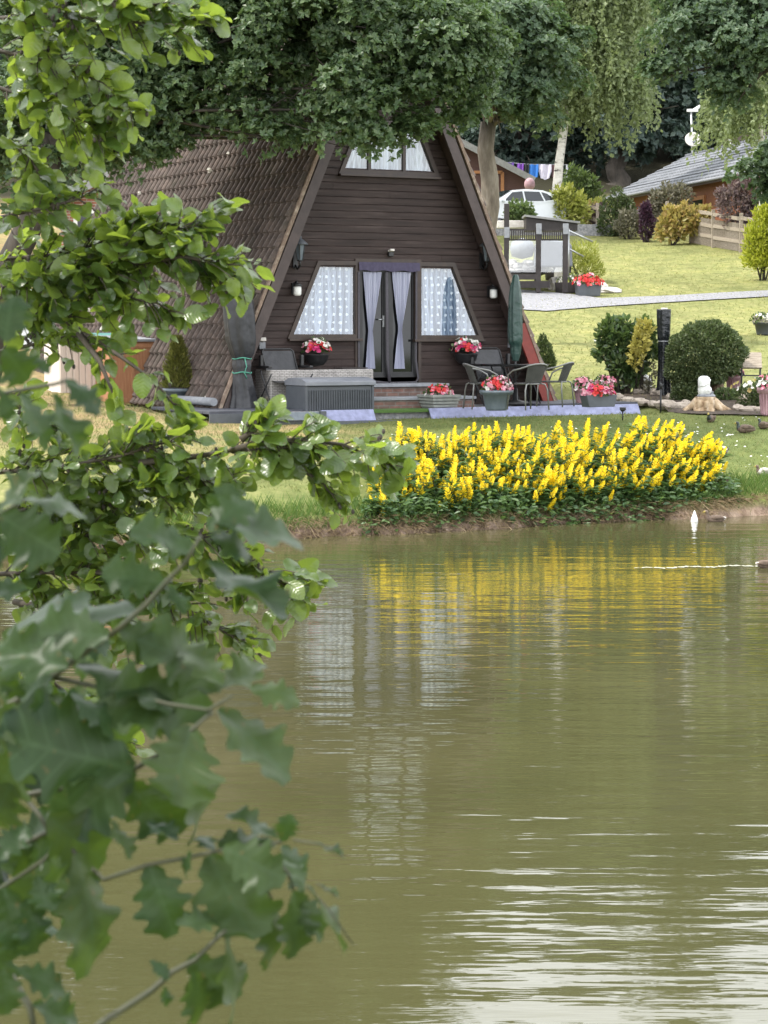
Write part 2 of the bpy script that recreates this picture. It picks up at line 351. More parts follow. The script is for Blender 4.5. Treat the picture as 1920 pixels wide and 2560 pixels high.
def thing(name, label, cat, loc=(0, 0, 0), rz=0, group=None):
    o = bpy.data.objects.new(name, None); sc.collection.objects.link(o); o.empty_display_size = .2
    o.location = loc; o.rotation_euler = (0, 0, rz); o['label'] = label; o['category'] = cat
    if group: o['group'] = group
    return o
def tag(o, label, cat, group=None):
    o['label'] = label; o['category'] = cat
    if group: o['group'] = group
    return o
def kind(o, k, label=None):
    o['kind'] = k
    if label: o['label'] = label
    return o
def copy_thing(o, loc, rz, label, scale=None):
    c = o.copy(); sc.collection.objects.link(c); c.location = loc; c.rotation_euler = (0, 0, rz); c['label'] = label
    if scale: c.scale = scale
    for ch in list(o.children):
        d = ch.copy(); sc.collection.objects.link(d); d.parent = c
        for g in list(ch.children):
            e = g.copy(); sc.collection.objects.link(e); e.parent = d
    return c

# ------------------------------------------------------------------ foliage
def nrm(a): return a / np.maximum(np.linalg.norm(a, axis=1, keepdims=True), 1e-9)
T_FOLD = (np.array([(0, 0, 0), (-.5, .5, .1), (0, 1, 0), (.5, .5, .1)]), [(0, 3, 2), (0, 2, 1)])
T_OVAL = (np.array([(0, 0, 0), (-.38, .25, .06), (-.5, .62, .08), (0, 1, -.05), (.5, .62, .08), (.38, .25, .06)]), [(0, 5, 4, 3), (0, 3, 2, 1)])
T_OAK = (np.array([(0, 0, 0), (.22, .3, .05), (.5, .48, .1), (.3, .62, .05), (.42, .85, .07), (0, 1, -.06), (-.42, .85, .07), (-.3, .62, .05), (-.5, .48, .1), (-.22, .3, .05), (0, .5, -.02)]),
         [(0, 1, 2, 10), (10, 2, 3, 4), (10, 4, 5, 6), (10, 6, 7, 8), (0, 10, 8, 9)])
T_DISC = (np.array([(math.cos(k * math.pi / 3) * .5, .5 + math.sin(k * math.pi / 3) * .5, .06 * (k % 2)) for k in range(6)]), [(0, 1, 2, 3), (0, 3, 4, 5)])
def grid_leaf(width, nx, ny, pleat=0.0, cup=.12, droop=.1, wav=0.0, bend=0.0):
    vs = []; 
    for j in range(ny + 1):
        t = j / ny; w = width(t)
        for i in range(nx + 1):
            q = i / nx * 2 - 1
            z = cup * abs(q) * w - droop * t * t + pleat * math.sin((t - .3 * abs(q)) * 2 * math.pi * 6) * abs(q) * w
            z += wav * math.sin(t * 9 + q * 1.2) * q * w * 2; vs.append((q * w + bend * t * t, t, z))
    fs = [(j * (nx + 1) + i, j * (nx + 1) + i + 1, (j + 1) * (nx + 1) + i + 1, (j + 1) * (nx + 1) + i) for j in range(ny) for i in range(nx)]
    return np.array(vs), fs
def alder_w(t): return .44 * (max(0, math.sin(math.pi * min(1, t ** .85 * .97 + .02))) ** .62) * (1 + .035 * math.sin(t * 60)) + .004
def oak_w(t):
    env = .315 * (max(0, math.sin(math.pi * (t ** 1.25) * .94 + .06)) ** .7)
    q = math.sin(2 * math.pi * 4.2 * t ** 1.05 - 1.0); q = math.copysign(abs(q) ** .7, q)
    return env * (1 + .25 * q * min(1, t * 4)) + .008
T_ALDER = grid_leaf(alder_w, 6, 16, .030, .18, .16, .05, .03)
T_OAKBIG = [grid_leaf(oak_w, 8, 44, .008, .16, .16, .10, .05), grid_leaf(oak_w, 8, 44, .008, .34, .05, .16, -.10), grid_leaf(oak_w, 8, 44, .008, -.10, .30, .12, .10)]
def leaves(name, C, A, N, L, W, tmpl, mats, parent=None, origin=(0, 0, 0), mi=None, uv=False, smooth=False):
    V, F = tmpl; V = np.asarray(V, float); C = np.asarray(C, float); n = len(C); K = len(V)
    A = nrm(np.asarray(A, float)); N = np.asarray(N, float); N = nrm(N - A * (N * A).sum(1, keepdims=True)); X = np.cross(A, N)
    L = np.broadcast_to(np.asarray(L, float), (n,)); W = np.broadcast_to(np.asarray(W, float), (n,))
    P3 = (C[:, None, :] + V[None, :, 0, None] * (X * W[:, None])[:, None, :] + V[None, :, 1, None] * (A * L[:, None])[:, None, :]
          + V[None, :, 2, None] * (N * L[:, None])[:, None, :]).reshape(-1, 3) - np.asarray(origin)
    loops = []; tot = []
    for f in F: loops.extend(f); tot.append(len(f))
    loops = np.array(loops); tot = np.array(tot); nl = len(loops); nf = len(tot)
    allL = (loops[None, :] + (np.arange(n) * K)[:, None]).ravel().astype(np.int32)
    allT = np.tile(tot, n).astype(np.int32); allS = np.concatenate([[0], np.cumsum(allT)[:-1]]).astype(np.int32)
    me = bpy.data.meshes.new(name); me.vertices.add(n * K); me.loops.add(n * nl); me.polygons.add(n * nf)
    me.vertices.foreach_set('co', P3.astype(np.float32).ravel()); me.loops.foreach_set('vertex_index', allL)
    me.polygons.foreach_set('loop_start', allS); me.polygons.foreach_set('loop_total', allT)
    for m in (mats if isinstance(mats, (list, tuple)) else [mats]): me.materials.append(m)
    if mi is not None: me.polygons.foreach_set('material_index', np.repeat(np.asarray(mi, np.int32), nf))
    me.polygons.foreach_set('use_smooth', np.full(n * nf, smooth))
    me.update(calc_edges=True)
    if uv:
        u = me.uv_layers.new(name='UVMap'); q = np.stack([V[:, 0] + .5, V[:, 1]], 1)
        u.data.foreach_set('uv', np.tile(q[loops], (n, 1)).astype(np.float32).ravel())
    me.validate()
    o = bpy.data.objects.new(name, me); sc.collection.objects.link(o)
    if parent: o.parent = parent
    return o
def rdir(g, n): return nrm(g.normal(size=(n, 3)))
def clumps(g, ells, cr, dens):
    """clump centres inside ellipsoids (x,y,z,rx,ry,rz), pushed to the outside; returns centres, outward"""
    cs = []; out = []
    for e in ells:
        r = np.array(e[3:6] if len(e) > 4 else (e[3],) * 3); n = max(3, int(dens * (r[0] * r[1] * r[2]) ** (2 / 3) / cr ** 2))
        d = rdir(g, n); rad = g.uniform(.35, 1, (n, 1)) ** .5
        cs.append(np.array(e[:3]) + d * r * rad); out.append(d)
    return np.concatenate(cs), np.concatenate(out)
def rosette_leaves(g, cs, outw, cr, per, nl, L, flat=.75):
    """leaves in little rosettes on the skin of each clump"""
    m = len(cs); d = rdir(g, m * per); d[:, 2] = np.where((d[:, 2] < -.25) & (g.random(m * per) < .7), -d[:, 2], d[:, 2])
    rr = cr * g.uniform(.65, 1.35, (m, 1, 1))
    cen = (cs[:, None, :] + d.reshape(m, per, 3) * np.array([1, 1, flat]) * rr * g.uniform(.45, 1.0, (m, per, 1)) ** .6).reshape(-1, 3)
    ax = nrm(d * .7 + np.repeat(outw, per, 0) * .4 + np.array([0, 0, .55]) + g.normal(size=d.shape) * .25)
    rad = rdir(g, len(cen)); rad = nrm(rad - ax * (rad * ax).sum(1, keepdims=True)); bi = np.cross(ax, rad)
    k = np.arange(nl); C = np.repeat(cen, nl, 0); AX = np.repeat(ax, nl, 0)
    th = np.tile(k * 2 * np.pi / nl, len(cen)) + g.normal(size=len(C)) * .3
    rd = np.repeat(rad, nl, 0) * np.cos(th)[:, None] + np.repeat(bi, nl, 0) * np.sin(th)[:, None]
    tilt = g.uniform(.15, .8, (len(C), 1))
    A = rd + AX * tilt; N = AX - rd * tilt + g.normal(size=AX.shape) * .2
    return C, A, N, L * g.uniform(.65, 1.3, len(C))
def tree(name, label, cat, base, ells, trunk_mat, leaf_mat, cr, dens, per, nl, L, trunk_r, fork, seed, W=.62, tmpl=T_FOLD, group=None, limbs=True, limb_r=.3):
    g = np.random.default_rng(seed); base = Vector(base); t = thing(name, label, cat, base, group=group)
    b = MB(Matrix.Translation(-base)); top = Vector(fork)
    K = 8; pts = [base - Vector((0, 0, .3))] + [base.lerp(top, i / K) + Vector((math.sin(i * 1.3 + seed) * trunk_r * .35 * (0 < i < K), 0, 0)) for i in range(K + 1)]
    b.tube(pts, [trunk_r * 1.5] + [trunk_r * (1.25 if i == 0 else 1.0 - .35 * i / K) for i in range(K + 1)], 12)
    if limbs:
        for e in ells:
            c = Vector(e[:3]); r0 = trunk_r * limb_r * (.6 + .5 * g.random()); mid = top.lerp(c, .5) + Vector(g.normal(size=3)) * .12 * (c - top).length * .5 + Vector((0, 0, .08 * (c - top).length))
            P4 = [top - Vector((0, 0, .2))] + [top.lerp(mid, k / 3) if k < 3 else mid for k in (1, 2, 3)] + [mid.lerp(c, k / 3) for k in (1, 2, 3)]
            b.tube(P4, [r0 * (1 - .13 * i) for i in range(len(P4))], 7)
            for k in range(3):
                q = c + Vector(rdir(g, 1)[0]) * e[3] * .8; b.tube([mid.lerp(c, .6), mid.lerp(q, .7) + Vector((0, 0, .1)), q], [r0 * .35, r0 * .22, r0 * .08], 5)
    b.build('trunk', trunk_mat, t)
    cs, out = clumps(g, ells, cr, dens); C, A, N, LL = rosette_leaves(g, cs, out, cr, per, nl, L)
    leaves('crown', C, A, N, LL, LL * W, tmpl, leaf_mat, t, base)
    return t
def shrub(name, label, cat, base, ells, leaf_mat, L, n, seed, W=.5, tmpl=T_FOLD, stem_mat=None, up=.4, group=None, shell=.55, nstem=5, part='foliage', loc=None):
    """leaves on ellipsoids (offset from base) with stems to the ground"""
    g = np.random.default_rng(seed); base = Vector(base); t = thing(name, label, cat, base, group=group)
    Cs = []; As = []; Ns = []
    vol = np.array([(e[3] * e[4] * e[5]) ** (2 / 3) for e in ells]); cnt = (n * vol / vol.sum()).astype(int)
    for e, k in zip(ells, cnt):
        d = rdir(g, k); r = g.uniform(shell, 1, (k, 1)) ** .7 * (1 + .10 * np.sin(d[:, :1] * 9 + seed) * np.cos(d[:, 2:] * 8 + seed))
        Cs.append(np.array(e[:3]) + d * np.array(e[3:6]) * r); As.append(d * .8 + np.array([0, 0, up]) + g.normal(size=d.shape) * .5); Ns.append(d + np.array([0, 0, .5]) + g.normal(size=d.shape) * .4)
    C = np.concatenate(Cs); A = np.concatenate(As); N = np.concatenate(Ns); C[:, 2] = np.maximum(C[:, 2], .02)
    LL = L * g.uniform(.6, 1.35, len(C)); leaves(part, C, A, N, LL, LL * W, tmpl, leaf_mat, t)
    b = MB()
    for k in range(nstem):
        e = ells[k % len(ells)]; q = Vector(e[:3]) + Vector(rdir(g, 1)[0]) * min(e[3:6]) * .6
        a = Vector((g.uniform(-.1, .1), g.uniform(-.1, .1), -.05)); b.tube([a, a.lerp(q, .5) + Vector((0, 0, .05)), q], [.03, .02, .008], 6)
    if nstem: b.build('stem', stem_mat or M['barkdark'], t)
    return t
LM = {}
LM['oak'] = leafmat('oak leaves', (.040, .076, .036), (.072, .120, .048), (.15, .24, .06), .32, .42, (.11, .155, .065))
LM['oak2'] = leafmat('far oak leaves', (.038, .074, .042), (.066, .112, .054), (.13, .21, .06), .30, .5, (.09, .135, .066))
LM['birch'] = leafmat('birch leaves', (.12, .155, .07), (.17, .215, .095), (.30, .37, .14), .42, .5, (.22, .26, .13))
LM['wood'] = leafmat('woodland leaves', (.024, .044, .040), (.042, .070, .054), (.05, .10, .05), .18, .6, (.058, .085, .064))  # lifted, bluish leaf tones stand in for haze over the slope
LM['alder'] = leafmat('alder leaves', (.024, .052, .018), (.056, .100, .026), (.40, .54, .06), .36, .30, (.115, .16, .045), veins=True, spec=.6)
LM['nearoak'] = leafmat('near oak leaves', (.006, .018, .011), (.022, .046, .019), (.11, .19, .015), .22, .40, (.046, .070, .024), veins=True, spec=.22)  # leaf tones lowered to stand in for shade on the near bank
LM['lime'] = leafmat('lime conifer sprays', (.22, .27, .018), (.40, .43, .035), (.45, .5, .05), .32, .5, (.55, .55, .08))
LM['clip'] = leafmat('clipped bush leaves', (.04, .065, .022), (.07, .10, .034), (.12, .18, .05), .22, .5, (.11, .13, .05))
LM['glossy'] = leafmat('glossy shrub leaves', (.035, .07, .026), (.065, .11, .04), (.16, .24, .05), .28, .28, (.11, .15, .06))
LM['gold'] = leafmat('golden leaves', (.30, .26, .05), (.42, .38, .10), (.45, .42, .1), .3, .45)
LM['yelgreen'] = leafmat('yellow green leaves', (.18, .22, .045), (.32, .34, .07), (.42, .46, .08), .35, .5, (.44, .44, .13))
LM['midgreen'] = leafmat('mid green leaves', (.05, .085, .03), (.085, .13, .045), (.18, .26, .06), .3, .5, (.13, .17, .07))
LM['olive'] = leafmat('dusty leaves', (.09, .09, .06), (.16, .15, .10), (.2, .2, .1), .25, .6, (.22, .2, .15))
LM['purple'] = leafmat('purple leaves', (.035, .018, .032), (.07, .035, .06), (.12, .04, .08), .2, .5)
LM['mauve'] = leafmat('mauve leaves', (.11, .075, .085), (.18, .13, .13), (.2, .12, .12), .25, .6, (.24, .19, .17))
LM['peach'] = leafmat('peach new leaves', (.20, .19, .05), (.36, .30, .09), (.5, .42, .12), .35, .5, (.46, .30, .14))
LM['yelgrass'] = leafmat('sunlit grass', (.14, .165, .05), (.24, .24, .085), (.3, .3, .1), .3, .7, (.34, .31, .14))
M['wrapblack'] = pm('crinkled black plastic', (.008, .010, .013), (.016, .019, .024), 5, .25, 1.0, 16)
LM['fir'] = leafmat('pot conifer sprays', (.06, .075, .015), (.13, .14, .03), (.2, .22, .04), .25, .5, (.2, .19, .05))
LM['loose'] = leafmat('flower clump leaves', (.034, .075, .030), (.062, .12, .045), (.14, .25, .06), .32, .45, (.10, .16, .055))
LM['weed'] = leafmat('bank weeds', (.045, .10, .025), (.085, .15, .04), (.2, .3, .06), .35, .5)
LM['grass'] = leafmat('grass blades', (.06, .10, .025), (.13, .15, .045), (.2, .25, .06), .3, .6, (.26, .23, .10))
LM['dry'] = leafmat('dry grass', (.22, .16, .09), (.34, .26, .16), (.3, .24, .12), .25, .7, (.15, .10, .06))
LM['yellow'] = leafmat('yellow petals', (.80, .58, .010), (.86, .72, .03), (.85, .70, .03), .33, .6, (.78, .52, .006))
LM['pink'] = leafmat('pink petals', (.62, .12, .22), (.75, .33, .42), (.7, .3, .35), .3, .5, (.8, .55, .6))
LM['red'] = leafmat('red petals', (.60, .02, .02), (.72, .05, .06), (.7, .06, .05), .3, .5, (.75, .12, .10))
LM['magenta'] = leafmat('magenta petals', (.5, .015, .12), (.68, .05, .22), (.6, .05, .15), .3, .5)
LM['whitep'] = leafmat('white petals', (.75, .73, .68), (.85, .83, .8), (.7, .7, .65), .3, .5)
# ================================================================== SETTING
def lawnmat():
    m, n, l, b = nodes('lawn and bank'); b.inputs['Roughness'].default_value = .95; b.inputs['Specular IOR Level'].default_value = .15
    g = n.new('ShaderNodeNewGeometry'); sp = n.new('ShaderNodeSeparateXYZ'); l.new(g.outputs['Position'], sp.inputs[0])
    def noise(s, d=4, st=(1, 1, 1)):
        mp = n.new('ShaderNodeMapping'); mp.inputs['Scale'].default_value = st; l.new(g.outputs['Position'], mp.inputs[0])
        t = n.new('ShaderNodeTexNoise'); t.inputs['Scale'].default_value = s; t.inputs['Detail'].default_value = d; t.inputs['Roughness'].default_value = .7
        l.new(mp.outputs[0], t.inputs['Vector']); return t.outputs[0]
    def mul(a, v, op='MULTIPLY', bb=None, cl=False):
        q = n.new('ShaderNodeMath'); q.operation = op; q.use_clamp = cl; l.new(a, q.inputs[0])
        if bb is not None: l.new(bb, q.inputs[1])
        else: q.inputs[1].default_value = v
        return q.outputs[0]
    def mapr(a, f0, f1, t0=0, t1=1):
        q = n.new('ShaderNodeMapRange'); q.inputs[1].default_value = f0; q.inputs[2].default_value = f1; q.inputs[3].default_value = t0; q.inputs[4].default_value = t1
        l.new(a, q.inputs[0]); return q.outputs[0]
    def mix(f, a, c):
        q = n.new('ShaderNodeMixRGB'); l.new(f, q.inputs[0])
        for i, z in ((1, a), (2, c)):
            if isinstance(z, tuple): q.inputs[i].default_value = rgb(z)
            else: l.new(z, q.inputs[i])
        return q.outputs[0]
    fine = ramp(n, [(.060, .092, .022), (.10, .135, .036), (.16, .175, .06)], [.3, .52, .75]); l.new(noise(9, 6), fine.inputs[0])
    straw = ramp(n, [(.14, .155, .055), (.235, .24, .09), (.34, .31, .14)], [.3, .5, .7]); l.new(noise(5, 6, (1, .6, 1)), straw.inputs[0])
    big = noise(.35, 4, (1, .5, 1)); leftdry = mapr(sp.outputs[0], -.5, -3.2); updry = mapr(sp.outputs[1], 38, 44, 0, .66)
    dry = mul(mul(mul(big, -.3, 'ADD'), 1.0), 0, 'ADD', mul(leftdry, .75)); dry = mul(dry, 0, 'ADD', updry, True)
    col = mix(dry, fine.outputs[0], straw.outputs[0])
    shed = mul(mapr(sp.outputs[0], .4, -1.6), 0, 'MULTIPLY', mapr(sp.outputs[1], 29.5, 34)); shed = mul(shed, 0, 'MULTIPLY', mapr(noise(1.2, 5), .30, .58))
    litter = ramp(n, [(.16, .105, .055), (.30, .20, .11), (.42, .32, .19)], [.3, .5, .7]); l.new(noise(11, 5), litter.inputs[0])
    col = mix(mul(shed, .8), col, litter.outputs[0])
    earth = ramp(n, [(.09, .062, .046), (.25, .18, .135), (.44, .34, .27)], [.3, .5, .72]); l.new(noise(5, 7, (1, 1, .6)), earth.inputs[0])
    zz = mul(sp.outputs[2], 0, 'ADD', mul(noise(2.2, 4), .22)); bank = mapr(zz, .33, .20)
    col = mix(bank, col, earth.outputs[0])
    pat = ramp(n, [(.62, .64, .6), (1, 1, 1), (1.2, 1.16, 1.05)], [.32, .5, .68]); l.new(noise(1.1, 5, (1, .55, 1)), pat.inputs[0])
    pm_ = n.new('ShaderNodeMixRGB'); pm_.blend_type = 'MULTIPLY'; pm_.inputs[0].default_value = .8; l.new(col, pm_.inputs[1]); l.new(pat.outputs[0], pm_.inputs[2]); col = pm_.outputs[0]
    woods = mapr(sp.outputs[1], 92, 100); col = mix(woods, col, (.03, .028, .016))
    l.new(col, b.inputs['Base Color'])
    bp = n.new('ShaderNodeBump'); bp.inputs['Strength'].default_value = .9; bp.inputs['Distance'].default_value = .06
    l.new(noise(14, 5), bp.inputs['Height']); l.new(bp.outputs[0], b.inputs['Normal']); return m
def sheet(name, mat, xs, ys, fz):
    nx, ny = len(xs), len(ys); V = [(x, y, fz(x, y)) for y in ys for x in xs]
    F = [(j * nx + i, j * nx + i + 1, (j + 1) * nx + i + 1, (j + 1) * nx + i) for j in range(ny - 1) for i in range(nx - 1)]
    me = bpy.data.meshes.new(name); me.from_pydata(V, [], F); me.materials.append(mat)
    me.polygons.foreach_set('use_smooth', [True] * len(F)); o = bpy.data.objects.new(name, me); sc.collection.objects.link(o)
    return kind(o, 'structure')
xs = sorted(set([-90, -70, -55, -42, -34, -28, -24, -20, -17] + [round(-15 + .4 * i, 2) for i in range(88)] + [22, 26, 30, 36, 44, 55, 70, 90]))
ys = sorted(set([-6, -3, 0, 2, 3, 3.5, 4, 4.4, 4.8, 5, 5.3, 5.6, 6, 6.4, 6.7, 7, 7.3, 7.6, 8, 9, 10, 12, 14, 17, 20, 22] + [round(23 + .16 * i, 2) for i in range(86)] + [37 + .5 * i for i in range(130)] + [102 + 6 * i for i in range(27)]))
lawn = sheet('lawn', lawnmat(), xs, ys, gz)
def watermat():
    m, n, l, b = nodes('murky pond water')
    b.inputs['Roughness'].default_value = .025; b.inputs['IOR'].default_value = 1.40
    g = n.new('ShaderNodeNewGeometry')
    t0 = n.new('ShaderNodeTexNoise'); t0.inputs['Scale'].default_value = .35; t0.inputs['Detail'].default_value = 3; l.new(g.outputs['Position'], t0.inputs['Vector'])
    r = ramp(n, [(.054, .053, .022), (.070, .067, .029)], [.35, .65]); l.new(t0.outputs[0], r.inputs[0]); l.new(r.outputs[0], b.inputs['Base Color'])
    def nz(scale, st, detail, rot=0):
        mp = n.new('ShaderNodeMapping'); mp.inputs['Scale'].default_value = st; mp.inputs['Rotation'].default_value = (0, 0, rot); l.new(g.outputs['Position'], mp.inputs[0])
        t = n.new('ShaderNodeTexNoise'); t.inputs['Scale'].default_value = scale; t.inputs['Detail'].default_value = detail; t.inputs['Roughness'].default_value = .5
        l.new(mp.outputs[0], t.inputs['Vector']); return t.outputs[0]
    def mul(a, v, bb=None, op='MULTIPLY'):
        q = n.new('ShaderNodeMath'); q.operation = op; l.new(a, q.inputs[0])
        if bb is not None: l.new(bb, q.inputs[1])
        else: q.inputs[1].default_value = v
        return q.outputs[0]
    h = mul(nz(1.0, (.5, 1.6, 1), 1.5, R(6)), .013)
    h = mul(h, 0, mul(nz(3.0, (.18, 1.0, 1), 2, R(-4)), .0135), 'ADD')
    h = mul(h, 0, mul(nz(8, (.30, 1.4, 1), 2, R(5)), .0046), 'ADD')
    bp = n.new('ShaderNodeBump'); bp.inputs['Strength'].default_value = 1; bp.inputs['Distance'].default_value = .6
    l.new(h, bp.inputs['Height']); l.new(bp.outputs[0], b.inputs['Normal']); return m
sheet('water', watermat(), [-80, -20, -5, 0, 5, 20, 80], [1, 6, 12, 20, 28, 36, 42], lambda x, y: 0)
def drape(name, mat, low, up, n, m, off=.03, ease=0):
    """strip between two image polylines laid on the ground"""
    def at(pl, t):
        s = t * (len(pl) - 1); i = min(int(s), len(pl) - 2); f = s - i
        return pl[i][0] + (pl[i + 1][0] - pl[i][0]) * f, pl[i][1] + (pl[i + 1][1] - pl[i][1]) * f
    V = []
    for i in range(n + 1):
        a = GD(*at(low, i / n)); b = GD(*at(up, i / n))
        for j in range(m + 1):
            x = a.x + (b.x - a.x) * j / m; y = a.y + (b.y - a.y) * j / m; V.append((x, y, gz(x, y) + off))
    F = [(i * (m + 1) + j, i * (m + 1) + j + 1, (i + 1) * (m + 1) + j + 1, (i + 1) * (m + 1) + j) for i in range(n) for j in range(m)]
    me = bpy.data.meshes.new(name); me.from_pydata(V, [], F); me.materials.append(mat); o = bpy.data.objects.new(name, me); sc.collection.objects.link(o)
    return kind(o, 'structure')
M['gravel'] = pm('grey gravel', (.14, .142, .158), (.24, .24, .255), 40, .9, 1, 90, c3=(.40, .39, .385), world_co=True)
M['gravel'].node_tree.nodes['Noise Texture'].inputs['Scale'].default_value = 14
drape('path', M['gravel'], [(1080, 668), (1180, 674), (1300, 664), (1440, 655), (1560, 648), (1700, 640)], [(1080, 618), (1130, 628), (1220, 636), (1300, 646), (1440, 641), (1560, 634), (1700, 627)], 60, 10)
bed = drape('soil', M['soil'], [(1340, 884), (1400, 889), (1470, 896), (1530, 898), (1600, 899), (1700, 902)], [(1335, 858), (1400, 842), (1470, 838), (1530, 838), (1600, 842), (1700, 850)], 40, 8)

# ================================================================== A-FRAME CABIN
RZC = CA
cabin = thing('a_frame_cabin', 'dark brown A-frame timber cabin with tiled roof reaching the ground', 'cabin', CO, RZC)
OV = -.38
l1, l2 = WS(797, 375, OV), WS(560, 989, OV); r1, r2 = WS(1132, 317, OV), WS(1354, 921, OV)
sl = (l2.x - l1.x) / (l2.z - l1.z); sr = (r2.x - r1.x) / (r2.z - r1.z)
AZ = (r1.x - sr * r1.z - l1.x + sl * l1.z) / (sl - sr); AX = l1.x + sl * (AZ - l1.z)
ZB = -.42; XL = AX + sl * (ZB - AZ); XR = AX + sr * (ZB - AZ); DEP = 9.2
def roof_side(xf):
    slope = Vector((xf - AX, 0, ZB - AZ)); Ls = slope.length; d = slope / Ls; nv = Vector((-d.z, 0, d.x)) if xf < AX else Vector((d.z, 0, -d.x))
    if nv.x * (xf - AX) < 0: nv = -nv
    b = MB(); CL = .285; nc = int(Ls / CL); ny = int((DEP - OV) / .21 * 8); ap = Vector((AX, 0, AZ)); g = random.Random(3)
    for c in range(nc + 1):
        s0, s1 = c * CL, min(Ls, (c + 1) * CL + .03); jit = [g.uniform(-.006, .006) for _ in range(ny // 8 + 2)]
        vs = []
        for s, h in ((s0, .0), (s1, .05), (s1, .012)):
            for k in range(ny + 1):
                y = OV + (k // 8 + (0, .08, .2, .32, .40, .48, .62, .85)[k % 8]) * .21; w = (0, .62, 1, 1, .62, 0, -.08, -.06)[k % 8]
                vs.append(ap + d * (s + (jit[k // 8] if h else 0)) + nv * (h + (.075 * w if h != .012 else 0)) + Vector((0, y, 0)))
        q = ny + 1; b.add(vs, [(r * q + k, r * q + k + 1, (r + 1) * q + k + 1, (r + 1) * q + k) for r in range(2) for k in range(ny)], 0, False)
    o = b.build('roof', M['tile'], cabin)
    b = MB(); vs = [ap + nv * -.02, ap + d * Ls + nv * -.02, ap + d * Ls - nv * .14, ap - nv * .14]
    b.add([v + Vector((0, OV + .06, 0)) for v in vs] + [v + Vector((0, DEP, 0)) for v in vs], [(0, 1, 2, 3), (7, 6, 5, 4), (0, 4, 5, 1), (1, 5, 6, 2), (2, 6, 7, 3), (3, 7, 4, 0)])
    b.build('roof_lining', M['fascia'], cabin)
    b = MB(); b.beam(ap + Vector((0, OV - .035, .02)) + nv * .0, ap + d * (Ls * .999) + Vector((0, OV - .035, 0)) + nv * .0, .055, .06, up=(0, 1, 0)); b.build('verge', M['verge'], cabin)
    cut = .80 if xf > AX else 1.0; e0, e1 = ap - nv * .15 + d * .12, ap + d * Ls * cut - nv * .15
    b = MB(); b.beam(e0 + Vector((0, OV - .02, 0)), e1 + Vector((0, OV - .02, 0)), .045, .19, up=nv); b.build('bargeboard', M['fascia'], cabin, .006)
    if cut < 1:
        b = MB(); b.beam(ap + d * Ls * .805 - nv * .13 + Vector((0, OV - .03, 0)), ap + d * Ls - nv * .13 + Vector((0, OV - .03, 0)), .045, .22, up=nv); b.build('bargeboard', M['redboard'], cabin, .006, 'red painted bargeboard')
    return o
roof_side(XL); roof_side(XR)
b = MB(); b.tube([(AX, OV, AZ + .05), (AX, DEP, AZ + .05)], .12, 10); b.build('ridge', M['tile'], cabin)
# openings in photo pixels -> wall plane
def poly(px): return [WS(x * DS, y * DS, 0) for x, y in px]
win = [poly([(690, 573), (766, 573), (766, 722), (632, 722)]), poly([(902, 575), (975, 576), (1031, 724), (902, 724)])]
u0 = WS(742 * DS, 366 * DS); u1 = WS(936 * DS, 372 * DS); ztop = u0.z + .80
up_ = [Vector((u0.x + sl * .80, 0, ztop)), Vector((u1.x + sr * .80, 0, ztop)), Vector((u1.x, 0, u0.z)), Vector((u0.x, 0, u0.z))]
up_[0].x = u0.x + sl * (ztop - u0.z); win.append(up_)
d0, d1 = WS(893, 655), WS(1043, 955)
door = [Vector((d0.x, 0, d0.z)), Vector((d1.x, 0, d0.z)), Vector((d1.x, 0, .0)), Vector((d0.x, 0, .0))]
def span(pl, z):
    xs_ = []
    for i in range(4):
        a, c = pl[i], pl[(i + 1) % 4]
        if (a.z - z) * (c.z - z) < 0: xs_.append(a.x + (c.x - a.x) * (z - a.z) / (c.z - a.z))
    return (min(xs_), max(xs_)) if len(xs_) > 1 else None
b = MB(); bh = .123; z = ZB; rw = random.Random(5)
while z < AZ - .6:
    zc = z + bh / 2; xa = AX + sl * (zc - AZ) + .16; xb = AX + sr * (zc - AZ) - .16
    iv = [(xa, xb)]
    for pl in win + [door]:
        s = span(pl, zc)
        if s: iv = [q for a, c in iv for q in ((a, min(c, s[0] - .02)), (max(a, s[1] + .02), c)) if q[1] - q[0] > .03]
    for a, c in iv:
        cuts = [a] + sorted(rw.uniform(a, c) for _ in range(int((c - a) > 2.2))) + [c]
        for p, q in zip(cuts, cuts[1:]):
            j = rw.uniform(-.002, .002)
            vs = [(p, -.022 + j, z), (q - .003, -.022 + j, z), (q - .003, -.022 + j, z + bh * .80), (p, -.022 + j, z + bh * .80), (q - .003, -.004, z + bh), (p, -.004, z + bh), (q - .003, .03, z), (p, .03, z), (q - .003, .03, z + bh), (p, .03, z + bh)]
            b.add(vs, [(0, 1, 2, 3), (3, 2, 4, 5), (0, 7, 6, 1), (5, 4, 8, 9), (1, 6, 8, 4, 2), (0, 3, 5, 9, 7)])
    z += bh
b.build('wall', M['siding'], cabin)
b = MB(); b.add([(XL + .2, DEP - .05, ZB), (XR - .2, DEP - .05, ZB), (AX, DEP - .05, AZ - .2)], [(0, 1, 2)]); b.build('back_wall', M['siding'], cabin)
b = MB(); b.box((AX, 4.4, -.06), (XR - XL - 1, 8.6, .06)); b.build('floor', M['darkwood'], cabin)
